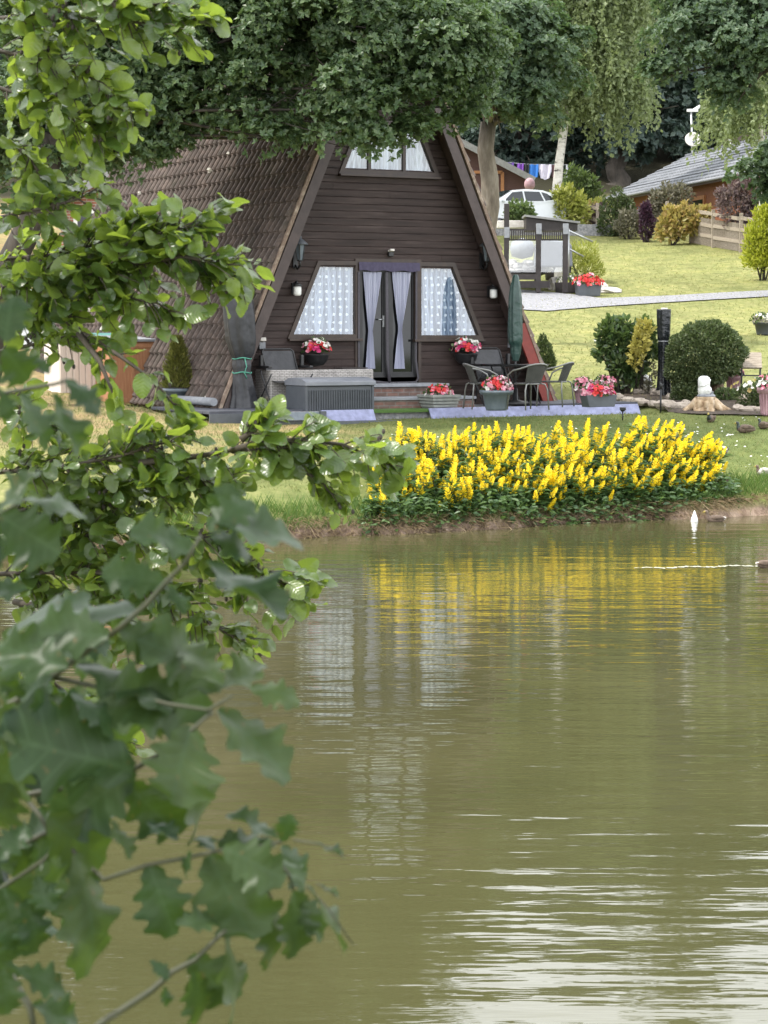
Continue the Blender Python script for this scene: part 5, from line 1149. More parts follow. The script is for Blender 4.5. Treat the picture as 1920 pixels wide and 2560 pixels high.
# shrubs along the fence  (photo pixels at a real distance)
def far_shrub(name, label, x, y, Y, ells, mat, L, n, seed, **k):
    q = PD(x, y, Y); base = Vector((q.x, Y, gz(q.x, Y))); ee = []
    for e in ells:
        c = PD(e[0], e[1], Y); s = Y / FPX * DS; q = random.Random(seed + int(e[0])); ee.append((c.x - base.x, 0, c.z - base.z, e[2] * s * .92, e[2] * s * .75, e[3] * s * .92))
        for _ in range(4):                                                # uneven outline: shoots and side lobes
            a = q.uniform(-.3, 3.4); f = q.uniform(.2, .38); ee.append((c.x - base.x + math.cos(a) * e[2] * s * .85, q.uniform(-.5, .3) * e[2] * s, c.z - base.z + math.sin(a) * e[3] * s * .85, e[2] * s * f, e[2] * s * f, e[3] * s * f * 1.25))
    k.setdefault('shell', .35); return shrub(name, label, 'shrub', base, ee, mat, L, n, seed, group='shrubs along the fence', **k)
far_shrub('garden_shrub', 'bright yellow-green shrub at the foot of the white birch trunk', 1225, 505, 84, [(1225, 455, 36, 42), (1205, 440, 18, 28), (1250, 465, 24, 34)], LM['yelgreen'], .2, 1700, 101)
far_shrub('garden_shrub', 'tall loose green shrub rising behind the yellow-green one', 1255, 480, 89, [(1255, 410, 36, 40), (1245, 385, 22, 32), (1280, 425, 26, 30)], LM['midgreen'], .2, 1300, 102, shell=.2)
far_shrub('garden_shrub', 'low shrub with russet tips between the rail fence and the dense green one', 1285, 505, 85, [(1280, 475, 22, 30), (1295, 485, 14, 22)], LM['peach'], .18, 500, 103)
far_shrub('garden_shrub', 'dense rounded dark green shrub in front of the slate roof corner', 1325, 515, 82, [(1328, 465, 34, 44), (1318, 485, 28, 32), (1345, 455, 22, 26)], LM['clip'], .13, 3200, 104, shell=.7)
far_shrub('garden_shrub', 'greyish brown twiggy shrub beside the purple one', 1358, 518, 81, [(1360, 488, 30, 30), (1372, 475, 18, 22)], LM['olive'], .13, 1300, 105)
far_shrub('garden_shrub', 'narrow dark purple shrub standing against the fence', 1395, 522, 80, [(1396, 490, 14, 32), (1394, 460, 10, 22)], LM['purple'], .13, 1300, 106, shell=.7)
far_shrub('garden_shrub', 'tall grey-green shrub with pale flowers against the bungalow wall', 1445, 520, 82, [(1445, 435, 34, 38), (1430, 465, 30, 40), (1470, 425, 26, 30)], LM['olive'], .15, 1900, 107)
far_shrub('garden_shrub', 'peach and gold leafed shrub leaning over the slatted fence', 1455, 528, 78.5, [(1465, 485, 34, 34), (1440, 500, 20, 24), (1505, 470, 34, 20), (1475, 458, 20, 16)], LM['peach'], .2, 1500, 108, tmpl=T_OVAL)
far_shrub('garden_shrub', 'big mauve-grey smoky shrub before the bungalow window', 1600, 545, 76, [(1590, 450, 40, 55), (1640, 470, 40, 60), (1615, 420, 36, 34)], LM['mauve'], .15, 3800, 109)
far_shrub('garden_shrub', 'small shrub with red flowers behind the low rail fence', 1292, 498, 84.5, [(1290, 470, 16, 24), (1300, 452, 10, 12)], LM['mauve'], .15, 600, 112)
far_shrub('garden_shrub', 'pale yellow-green low hedge between the birch trunk and the dense green shrub', 1270, 490, 87, [(1265, 452, 34, 14), (1300, 448, 26, 12), (1240, 455, 20, 14)], LM['yelgreen'], .18, 1300, 113)
far_shrub('lime_conifer', 'bright lime-yellow feathery conifer at the edge of the upper lawn', 1648, 588, 66, [(1650, 505, 38, 52), (1640, 545, 40, 40), (1655, 470, 28, 26), (1675, 530, 46, 62), (1650, 560, 40, 30)], LM['lime'], .13, 7000, 110, up=1.1, W=.4)
del sc.objects['lime_conifer']['group']
far_shrub('garden_shrub', 'round green shrub in a pale trough on the deck corner', 1120, 500, 66, [(1123, 458, 26, 24), (1110, 470, 18, 18), (1140, 468, 14, 16)], LM['midgreen'], .13, 1500, 111, nstem=0)
b = MB(); b.prism([(-.75, 0), (.5, 0), (.5, .22), (-.75, .22)], -.2, .2); o = b.build('pale_trough', M['whitestone'], None, .02); o.location = U(1128, 493, 65.8); tag(o, 'pale stone trough holding the round green shrub', 'planter')
q = g; 
# ================================================================== CAR(S)
def car(label, loc, rz, scale=1):
    t = thing('parked_car', label, 'car', loc, rz)
    side = [(-2.0, .32), (-2.05, .62), (-1.98, .95), (-1.75, 1.08), (-1.45, 1.38), (-1.0, 1.50), (-.2, 1.54), (.45, 1.48), (.95, 1.22), (1.25, 1.02), (1.85, .88), (2.05, .68), (2.05, .34), (1.8, .26), (-1.8, .26)]
    b = MB(); vs = []; secs = [(-.84, .0), (-.84, 1), (-.62, 2)]
    def yy(z, sgn): w = .86 if z < .95 else .86 - .26 * (z - .95) / .6; return sgn * w
    n = len(side)
    for sgn in (-1, 1):
        for x, z in side: vs.append((x, yy(z, sgn), z))
    b.add(vs, [list(range(n)), list(range(2 * n - 1, n - 1, -1))] + [(i, (i + 1) % n, (i + 1) % n + n, i + n) for i in range(n)]); b.build('body', M['carwhite'], t, .05)
    for sgn in (-1, 1):
        for nm, pl in (('window', [(.95, 1.02), (.52, 1.38), (.02, 1.44), (.0, 1.02)]), ('window', [(-.08, 1.02), (-.06, 1.44), (-.8, 1.43), (-.95, 1.04)]), ('window', [(-1.03, 1.05), (-.88, 1.42), (-1.15, 1.36), (-1.5, 1.12)])):
            b = MB(); b.add([(x, yy(z, sgn) + sgn * .012, z) for x, z in pl], [(0, 1, 2, 3)]); b.build(nm, M['cargla'], t)
        b = MB(); b.box((1.0, sgn * .93, 1.02), (.12, .16, .12)); b.build('wing_mirror', M['carwhite'], t, .03)
        for x in (-1.3, 1.32):
            b = MB(Matrix.Translation((x, sgn * .74, .32)) @ Matrix.Rotation(math.pi / 2, 4, 'X')); b.lathe([(.2, -.11), (.31, -.1), (.32, 0), (.31, .1), (.2, .11)], 24); w = b.build('wheel', M['tyre'], t)
            b = MB(Matrix.Translation((x, sgn * .78, .32)) @ Matrix.Rotation(math.pi / 2, 4, 'X'))
            b.lathe([(0, -.08), (.21, -.07), (.21, .07), (0, .08)], 10); b.build('rim', M['metal'], w)
        b = MB(); b.box((-1.98, sgn * .7, .88), (.1, .22, .3)); b.build('tail_light', M['redboard'], t, .02)
        b = MB(); b.box((1.93, sgn * .62, .74), (.2, .36, .16)); b.build('headlight', M['glass'], t, .02)
    b = MB(); b.add([(-1.76, -.66, 1.1), (-1.76, .66, 1.1), (-1.47, .56, 1.38), (-1.47, -.56, 1.38)], [(0, 1, 2, 3)]); b.M = None; b.v = [v + Vector((-.015, 0, .015)) for v in b.v]; b.build('rear_window', M['cargla'], t)
    b = MB(); b.add([(1.0, -.66, 1.2), (1.0, .66, 1.2), (.5, .58, 1.475), (.5, -.58, 1.475)], [(0, 1, 2, 3)]); b.v = [v + Vector((.02, 0, .02)) for v in b.v]; b.build('windscreen', M['cargla'], t)
    return t
Yc = 84; q = PD(1116, 470, Yc); c1 = car('silver-white hatchback parked beside the oak trunk below the washing line', Vector((q.x, Yc, PD(1128, 489, Yc).z)), R(200)); c1.scale = (.86, .86, .90)
q = PD(90, 690, 47); 
car('white car glimpsed through the alder leaves with a dark wheel showing', Vector((PD(60, 690, 47).x, 47, gz(PD(60, 690, 47).x, 47))), R(180))
# drive under the car and a terrace wall: the car stands on the slope
b = MB(); zc = PD(1128, 489, Yc).z; b.box((q.x * 0 + PD(1128, 480, Yc).x, Yc + .3, zc - .6), (7, 4.5, 1.18)); o = b.build('parking_terrace', M['gravel']); kind(o, 'structure')
# ================================================================== HOUSES BEHIND
def gable_house(name, label, eaveL, eaveR, ridge, Y, depth, zbase, wall, roofm, rise_over=.35, parts=None, rz=0):
    """gable end towards the pond; eaveL, eaveR, ridge in world x,z"""
    t = thing(name, label, 'house', (0, Y, 0), rz); b = MB()
    b.prism([(eaveL[0], zbase), (eaveR[0], zbase), (eaveR[0], eaveR[1]), ridge, (eaveL[0], eaveL[1])], 0, depth); b.build('wall', wall, t)
    for e in (eaveL, eaveR):
        b = MB(); d = Vector((e[0] - ridge[0], 0, e[1] - ridge[1])); d1 = d * 1.12; n = Vector((-d.z, 0, d.x)).normalized(); n = n if n.z > 0 else -n
        a = Vector((ridge[0], 0, ridge[1])); vs = [a + n * .02, a + d1 + n * .02, a + d1 + n * .14, a + n * .14]
        b.add([v + Vector((0, -.45, 0)) for v in vs] + [v + Vector((0, depth + .3, 0)) for v in vs], [(0, 1, 2, 3), (7, 6, 5, 4), (0, 4, 5, 1), (1, 5, 6, 2), (2, 6, 7, 3), (3, 7, 4, 0)]); b.build('roof', roofm, t)
        b = MB(); b.beam(a + n * .03 + Vector((0, -.47, 0)), a + d1 + n * .03 + Vector((0, -.47, 0)), .04, .26, up=n); b.build('bargeboard', M['roofedge'], t)
    return t
YL = 56; a = PD(118, 430, YL); c = PD(330, 330, YL)
t = gable_house('brick_house', 'red brick house with a shallow grey roof edge behind the cabin roof', (a.x + .15, a.z - .1), (2 * c.x - a.x, a.z), (c.x, c.z), YL, 9, 1.5, M['brick'], M['slate'])
b = MB(); q = PD(215, 500, YL); b.box((q.x, -.02, q.z), (1.3, .06, 1.1)); w = b.build('window', M['white'], t); b = MB(); b.add([(q.x - .55, -.055, q.z - .45), (q.x + .55, -.055, q.z - .45), (q.x + .55, -.055, q.z + .45), (q.x - .55, -.055, q.z + .45)], [(0, 1, 2, 3)]); b.build('pane', M['blackglass'], w)
YB = 93; a = PD(1150, 388, YB); c = PD(985, 305, YB)
t = gable_house('brown_bungalow', 'maroon timber bungalow with a grey roof edge behind the parked car', (2 * c.x - a.x, a.z), (a.x - .3, a.z + .1), (c.x, c.z), YB, 9, 5, M['brownclad'], M['roofedge'])
b = MB(); f0, f1 = PD(1076, 372, YB), PD(1085, 420, YB); b.box((f1.x, -.05, (f0.z + f1.z) / 2), (.14, .08, f0.z - f1.z)); b.box((f1.x - .6, -.05, f0.z), (1.2, .08, .12)); b.build('window', M['orangeframe'], t)
# slate roofed bungalow on the slope
e0 = PD(1322, 424, 95); dirv = Vector((.195, -.981, 0)); wv = Vector((.981, .195, 0)); LB = 20
t = thing('slate_bungalow', 'red-brown timber bungalow with a pale slate roof on the slope', 'house', Vector((e0.x, e0.y, e0.z)), math.atan2(dirv.y, dirv.x))
# local x along the eave (towards the camera), local y to +w
b = MB(); ri = 1.80; hw = 3.56
def rp(x, y, z): return (x, y, z)
sgn = 1 if Vector((-dirv.y, dirv.x, 0)).dot(wv) > 0 else -1
slopeL = math.hypot(hw + .5, ri * (hw + .5) / hw); ang = math.atan2(ri, hw)
def roofplane(side):
    o = MB(); rows = 11
    for k in range(rows):
        f0_, f1_ = k / rows, (k + 1) / rows + .03
        y0 = sgn * ((-.5 + (hw + .5) * f0_) if side == 0 else (2 * hw + .5 - (hw + .5) * f0_)); y1 = sgn * ((-.5 + (hw + .5) * f1_) if side == 0 else (2 * hw + .5 - (hw + .5) * f1_))
        z0 = -.26 + (ri + .26) * f0_; z1 = -.26 + (ri + .26) * f1_
        o.add([(-.5, y0, z0 + .07), (LB, y0, z0 + .07), (LB, y1, z1 + .01), (-.5, y1, z1 + .01), (-.5, y0, z0), (LB, y0, z0), (LB, y1, z1 - .06), (-.5, y1, z1 - .06)], [(0, 1, 2, 3), (7, 6, 5, 4), (0, 4, 5, 1), (1, 5, 6, 2), (2, 6, 7, 3), (3, 7, 4, 0)])
    ob = o.build('roof', M['slate'], t); return ob
roofplane(0); roofplane(1)
b.add([(0, 0, -3.6), (LB, 0, -3.6), (LB, 0, -.05), (0, 0, -.05), (0, sgn * 2 * hw, -3.6), (LB, sgn * 2 * hw, -3.6), (LB, sgn * 2 * hw, -.05), (0, sgn * 2 * hw, -.05), (0, sgn * hw, ri - .12), (LB, sgn * hw, ri - .12)], [(0, 1, 2, 3), (5, 4, 7, 6), (0, 3, 8, 7, 4), (1, 5, 6, 9, 2)]); b.build('wall', M['redwood'], t)
b = MB(); b.box((LB / 2, -sgn * .52, -.24), (LB + 1, .06, .2)); b.build('fascia', M['fascia'], t)
b = MB(); b.tube([(-.5, -sgn * .6, -.2), (LB, -sgn * .6, -.22)], .06, 8); b.build('gutter', M['slab'], t)
for x in (1.4, 6.4, 11.2):
    b = MB(); b.box((x, -sgn * .03, -1.35), (1.5, .08, 1.4)); w = b.build('window', M['orangeframe'], t); b = MB(); b.box((x, -sgn * .06, -1.35), (1.2, .06, 1.1)); b.build('pane', M['blackglass'], w)
for x in (5.0, 8.3, 9.9): b = MB(); b.box((x, -sgn * .04, -1.4), (.14, .08, 2.7)); b.build('trim', M['orangeframe'], t)
b = MB(); b.beam((3.4, sgn * (hw + .2), ri + .25), (12, sgn * (hw + .2), ri + .3), .2, .22); b.build('ridge_board', M['fascia'], t)
# dish, mast and pole
Yd = 96; q = PD(1494, 395, Yd); t = thing('satellite_mast', 'white satellite dish and flat aerial on a thin mast above the slate roof', 'aerial', q)
s = Yd / FPX * DS
b = MB(); b.tube([(0, 0, -1.5), (0, 0, 90 * s), (-.06, 0, 150 * s)], .045, 8); b.build('mast', M['metal'], t)
b = MB(Matrix.Translation((.0, -.15, 90 * s)) @ Matrix.Rotation(R(72), 4, 'X')); rr = 17 * s; b.lathe([(rr * f, rr * .28 * f * f) for f in (0, .25, .5, .75, 1)] + [(rr * f, rr * .28 * f * f - .02) for f in (1, .75, .5, .25, 0)], 26, sy=.95); b.build('dish', M['whitestone'], t)
b = MB(); b.tube([(0, -.15, 80 * s), (0, -.55, 84 * s)], .02, 6); b.blob((0, -.58, 85 * s), (.09, .09, .07)); b.build('feed_arm', M['slab'], t)
b = MB(); b.box((.0, 0, 153 * s), (24 * s, .12, 6 * s)); b.beam((3 * s, 0, 154 * s), (17 * s, .1, 163 * s), .1, 6 * s); b.build('flat_aerial', M['white'], t, .02)
b = MB(); q = PD(1566, 328, 91); b.beam((0, 0, -.6), PD(1580, 278, 91) - q, .16, .05, up=(0, 1, 0)); o = b.build('flue_pipe', M['white']); o.location = q; tag(o, 'slanting white flue pipe on the slate roof ridge', 'flue')
# washing line
YW = 96; a = PD(1060, 348, YW); c = PD(1225, 356, YW); 
b = MB(); b.tube([a - a, (a.lerp(c, .5) - a) + Vector((0, 0, -.06)), c - a], .015, 5); b.tube([(c - a), (c - a) + Vector((0, 0, -4))], .05, 6); b.tube([(0, 0, 0), (0, 0, -4)], .05, 6); o = b.build('washing_line', M['slab']); o.location = a; tag(o, 'washing line strung beside the birch trunk behind the car', 'washing line')
def garment(x0, x1, y0, y1, col, label, shape):
    p = PD((x0 + x1) / 2, y0, YW - .02); s = YW / FPX * DS; w, h = (x1 - x0) * s, (y1 - y0) * s; b = MB(); vs = []; nx, nz = 10, 8
    for j in range(nz + 1):
        for i in range(nx + 1):
            u, v = i / nx * 2 - 1, j / nz; ww = 1 - .3 * shape * max(0, v - .5) * 2; dz = shape * .18 * (1 - abs(u)) * v
            vs.append((u * w / 2 * ww, .05 * math.sin(u * 5 + v), -h * v * (1 - .12 * shape * abs(u)) ))
    b.add(vs, [(j * 11 + i, j * 11 + i + 1, (j + 1) * 11 + i + 1, (j + 1) * 11 + i) for j in range(nz) for i in range(nx)], 0, True)
    o = b.build('hung_garment', pm(label[:20], col, tuple(q * .8 for q in col), 5, .9)); o.location = p; tag(o, label, 'laundry', 'clothes on the washing line')
garment(1092, 1110, 351, 366, (.12, .06, .28), 'deep violet garment on the line nearest the roof edge', 0)
garment(1117, 1131, 353, 369, (.22, .08, .42), 'bright purple garment on the line between violet and dark ones', 0)
garment(1133, 1143, 353, 373, (.03, .035, .035), 'narrow dark garment on the line beside the blue one', 0)
garment(1142, 1163, 355, 384, (.04, .20, .62), 'bright blue garment on the washing line', .5)
garment(1164, 1191, 355, 388, (.66, .62, .74), 'white garment on the washing line beside the blue one', 1)
garment(1192, 1207, 356, 382, (.10, .05, .06), 'maroon garment on the line partly behind the birch trunk', 0)
q = PD(1144, 398, 88); t = thing('globe_ornament', 'pale pink globe on a thin stick above the parked car', 'garden ornament', q); b = MB(); b.blob((0, 0, 0), (.22, .22, .26), 0, 16); b.build('globe', M['potpink'], t); b = MB(); b.tube([(0, 0, -.2), (0, 0, -1.6)], .02, 6); b.build('stick', M['black'], t)
# ================================================================== TREES
def E(l): 
    out = []
    for e in l:
        q = PD(e[0], e[1], e[2]); r = e[3]; out.append((q.x, q.y, q.z, r, r * (e[5] if len(e) > 5 else .9), r * (e[4] if len(e) > 4 else .8)))
    return out
def tbase(x, Y, y=600): q = PD(x, y, Y); return Vector((q.x, Y, gz(q.x, Y)))
tree('oak_tree', 'big oak tree leaning over the A-frame roof', 'tree', tbase(-70, 38), E([
    (110, 130, 37, 2.2), (250, 180, 36.5, 1.35), (330, 225, 36.5, .95), (310, 60, 36.5, 1.5), (430, 60, 36, 1.25), (430, 190, 36, .8), (540, 70, 35.6, 1.3), (520, 205, 35.8, .65),
    (600, 245, 35.6, .55), (660, 150, 35.4, 1.1), (640, 20, 35.2, 1.4), (700, 265, 35.2, .55), (760, 190, 35.0, .95), (800, 270, 35, .55), (850, 235, 35, .70), (790, 60, 35, 1.4), (900, 110, 35, 1.05),
    (945, 100, 35.2, .85), (990, 140, 35.4, .6), (895, 292, 35.1, .26), (1030, 100, 35.6, .6), (1040, 190, 35.8, .5), (590, 300, 35.4, .24), (310, 292, 36.4, .45), (345, 318, 36.3, .28), (400, 250, 36.2, .45), (450, 258, 36, .42), (500, 262, 36, .35), (250, 315, 36.6, .5), (1005, 232, 36, .38),
    (60, 300, 37.4, .9), (200, 290, 37, .8), (150, -150, 37.5, 2.6), (420, -160, 37, 2.5), (680, -180, 36.5, 2.5), (790, -110, 36.5, 1.7), (300, -380, 38, 2.4), (560, -380, 37.5, 2.2), (50, -380, 38, 2.4)]),
    M['barkdark'], LM['oak'], .36, 2.4, 92, 5, .092, .30, PD(120, 290, 37), 201, tmpl=T_FOLD, W=.6, limb_r=.2)
tree('oak_tree', 'oak tree with a pale forked trunk behind the cabin roof edge', 'tree', tbase(1045, 50), E([
    (1055, 105, 49, 1.5), (1130, 85, 49, 1.3), (1100, 190, 49, 1.0), (1160, 160, 49.5, .95), (1075, 250, 49, .55), (1150, 235, 49.5, .7), (1020, 200, 49.5, .8), (1010, 60, 50, 1.2), (1185, 60, 50, .7)]),
    M['bark'], LM['oak2'], .42, 2.1, 80, 5, .115, .27, PD(1055, 265, 50), 202)
# birches: hanging strands of small leaves
def birch(name, label, base, top, ells, strands, seed, L=.15, tr=.13, ln=(1.2, 3.2), leafm='birch', up=(0, 0)):
    g = np.random.default_rng(seed); t = thing(name, label, 'tree', base); b = MB(Matrix.Translation(-base)); N = 9
    pts = [base.lerp(top, i / N) + Vector((.12 * math.sin(i * 1.1 + seed), 0, 0)) * (i > 0) for i in range(N + 1)]; b.tube(pts, [tr * (1.2 - .95 * i / N) for i in range(N + 1)], 10)
    C = []; A = []; Nn = []; el = np.array(ells); wgt = el[:, 3] ** 2; wgt = wgt / wgt.sum()
    for i in range(strands):
        e = el[g.choice(len(el), p=wgt)]; d = rdir(g, 1)[0]; d[2] = abs(d[2]) * .9 - .25 * g.random(); p = e[:3] + d * e[3:6] * g.uniform(.5, 1) ** .5
        l = g.uniform(*ln); n = int(l / (L * .36)); s = np.linspace(0, 1, n); out = np.array([d[0], d[1], 0]) * .35 + g.normal(size=3) * .12
        q = p + np.outer(s ** .6, out) * l * .5 + np.outer(s, [0, 0, -1]) * l + np.stack([.05 * np.sin(s * 9 + i), .05 * np.cos(s * 7 + i), s * 0], 1)
        C.append(q + g.normal(size=q.shape) * .05); a = rdir(g, n) * .8; a[:, 2] -= .7; A.append(a); Nn.append(rdir(g, n) + np.array([0, -.2, .5]))
    for e in ells: c = Vector(e[:3]); m = base.lerp(top, .72); b.tube([m, m.lerp(c, .6) + Vector((0, 0, .5)), c], [tr * .4, tr * .25, tr * .06], 6)
    b.build('trunk', M['birch'], t); C = np.concatenate(C); A = np.concatenate(A); Nn = np.concatenate(Nn)
    LL = L * g.uniform(.7, 1.3, len(C)); leaves('crown', C, A, Nn, LL, LL * .65, T_FOLD, LM[leafm], t, base); return t
birch('birch_tree', 'silver birch with white trunk and pale hanging crown behind the car', tbase(1206, 85, 440), PD(1232, -150, 85), E([
    (1250, 120, 85, 2.6, 1.0), (1310, 180, 85, 1.9, 1.1), (1345, 150, 85, 1.2, 1.1), (1210, 60, 85, 2.4), (1290, 20, 85, 2.4), (1180, 160, 85.5, 1.5), (1250, -70, 85, 2.5), (1315, 225, 85, .8), (1228, 195, 85, .9), (1360, 175, 85, .6), (1240, -130, 85, 2.2), (1310, -80, 85, 2.2), (1190, -60, 85.5, 2.0)]), 2100, 211, .19, .17, (.8, 2.0))
birch('birch_tree', 'weeping birch with white trunk hanging over the slate roof', tbase(1643, 74, 500), PD(1650, 60, 74), E([
    (1570, 215, 74, 1.0, .5), (1538, 205, 74, .45, .4), (1610, 150, 73.5, 1.1), (1640, 200, 73, 1.0), (1640, 110, 73, .8), (1590, 120, 74, .6)]), 190, 212, .16, .14, (1.0, 2.4))
tree('oak_tree', 'dark oak tree whose crown hangs into the upper corner over the slate roof', 'tree', tbase(1760, 60, 560), E([
    (1600, 60, 60, 1.9), (1520, 90, 60, 1.3), (1480, 50, 60.5, 1.1), (1560, 150, 60, .9), (1640, 130, 60, 1.2), (1450, 130, 60, .5), (1540, 165, 60, .6), (1430, 165, 60, .3), (1650, -20, 60, 1.6), (1720, 60, 60, 2.0), (1560, 0, 60.5, 1.4), (1800, -60, 61, 2.2), (1490, -90, 60.5, 1.0), (1490, -180, 60.5, 1.5), (1490, -310, 60.5, 1.4), (1490, -430, 60.5, 1.2), (1600, 210, 60, .5)]),
    M['barkdark'], LM['oak2'], .48, 1.8, 82, 5, .128, .35, PD(1700, 130, 60), 203)
tree('bush_tree', 'dark green branch-bearing shrub tree at the picture edge beside the mauve shrub', 'tree', tbase(1700, 64, 540), E([(1645, 330, 64, .5), (1655, 390, 64, .75), (1610, 380, 64, .4), (1690, 360, 64, 1.0)]), M['barkdark'], LM['oak2'], .35, 2, 36, 5, .15, .12, PD(1690, 400, 64), 204)
# dark trees on the wooded slope
def wtree(label, x, Y, ells, seed, tr, fork, leafm='wood', cr=.9, L=.30, dens=1.5, y=430, name='broadleaf_tree', per=46):
    return tree(name, label, 'tree', tbase(x, Y, y), E(ells), M['barkdark'] if leafm == 'wood' else M['bark'], LM[leafm], cr, dens, per, 5, L, tr, fork, seed, group='dark trees at the foot of the wooded slope')
wtree('thick-trunked dark tree standing between the birch and the slate bungalow', 1336, 104, [(1330, 180, 104, 4.0), (1400, 240, 104, 2.6), (1280, 260, 105, 2.4), (1440, 150, 105, 3.2), (1350, 320, 104, 1.3), (1420, 310, 104, 1.4), (1250, 330, 106, 1.4), (1380, 60, 105, 4)], 221, .50, PD(1332, 300, 104))
wtree('dark tree filling the gap behind the washing line', 1130, 108, [(1100, 250, 108, 3), (1180, 270, 108, 2.6), (1130, 330, 107, 1.5), (1060, 330, 107, 1.5), (1210, 330, 107, 1.3), (1110, 130, 109, 4.5)], 222, .4, PD(1130, 330, 108))
wtree('dark tree behind the satellite mast of the slate bungalow', 1500, 112, [(1500, 190, 112, 3.6), (1430, 260, 111, 2.2), (1560, 250, 112, 3), (1480, 310, 111, 1.4), (1600, 160, 113, 4), (1520, 60, 114, 4.5)], 223, .5, PD(1500, 330, 112))
wtree('dark tree behind the brick house roof', 180, 74, [(120, 250, 74, 2.6), (230, 260, 74, 2.4), (180, 360, 73, 1.6), (80, 370, 73, 1.8), (270, 330, 73, 1.5), (150, 130, 75, 3.4), (320, 180, 75, 2.6)], 224, .4, PD(180, 400, 74), leafm='oak2')
wtree('dark tree behind the peak of the A-frame', 700, 80, [(650, 150, 80, 3.5), (800, 100, 80, 3.5), (480, 150, 80, 3.4), (930, 170, 80, 3.2), (600, 20, 82, 4), (850, -20, 82, 3.6)], 225, .4, PD(700, 300, 80), leafm='oak2')
# the wood on the slope: nobody could count its trees
g = np.random.default_rng(231); cs = []; ow = []
for i in range(1300):
    Y = g.uniform(112, 168); X = g.uniform(-.30, .30) * Y; h0 = gz(X, Y); h = g.uniform(.05, 1) * g.uniform(17, 25) * (1 - .25 * (Y - 112) / 56)
    cs.append((X, Y, min(h0 + h, 2.65 + Y * g.uniform(.222, .243)))); ow.append((g.normal() * .3, -.8, .5))
C, A, N, LL = rosette_leaves(g, np.array(cs), nrm(np.array(ow)), 2.0, 52, 4, .55)
o = leaves('woodland', C, A, N, LL, LL * .6, T_FOLD, LM['wood']); kind(o, 'stuff', 'dense dark woodland covering the slope behind the cabins')

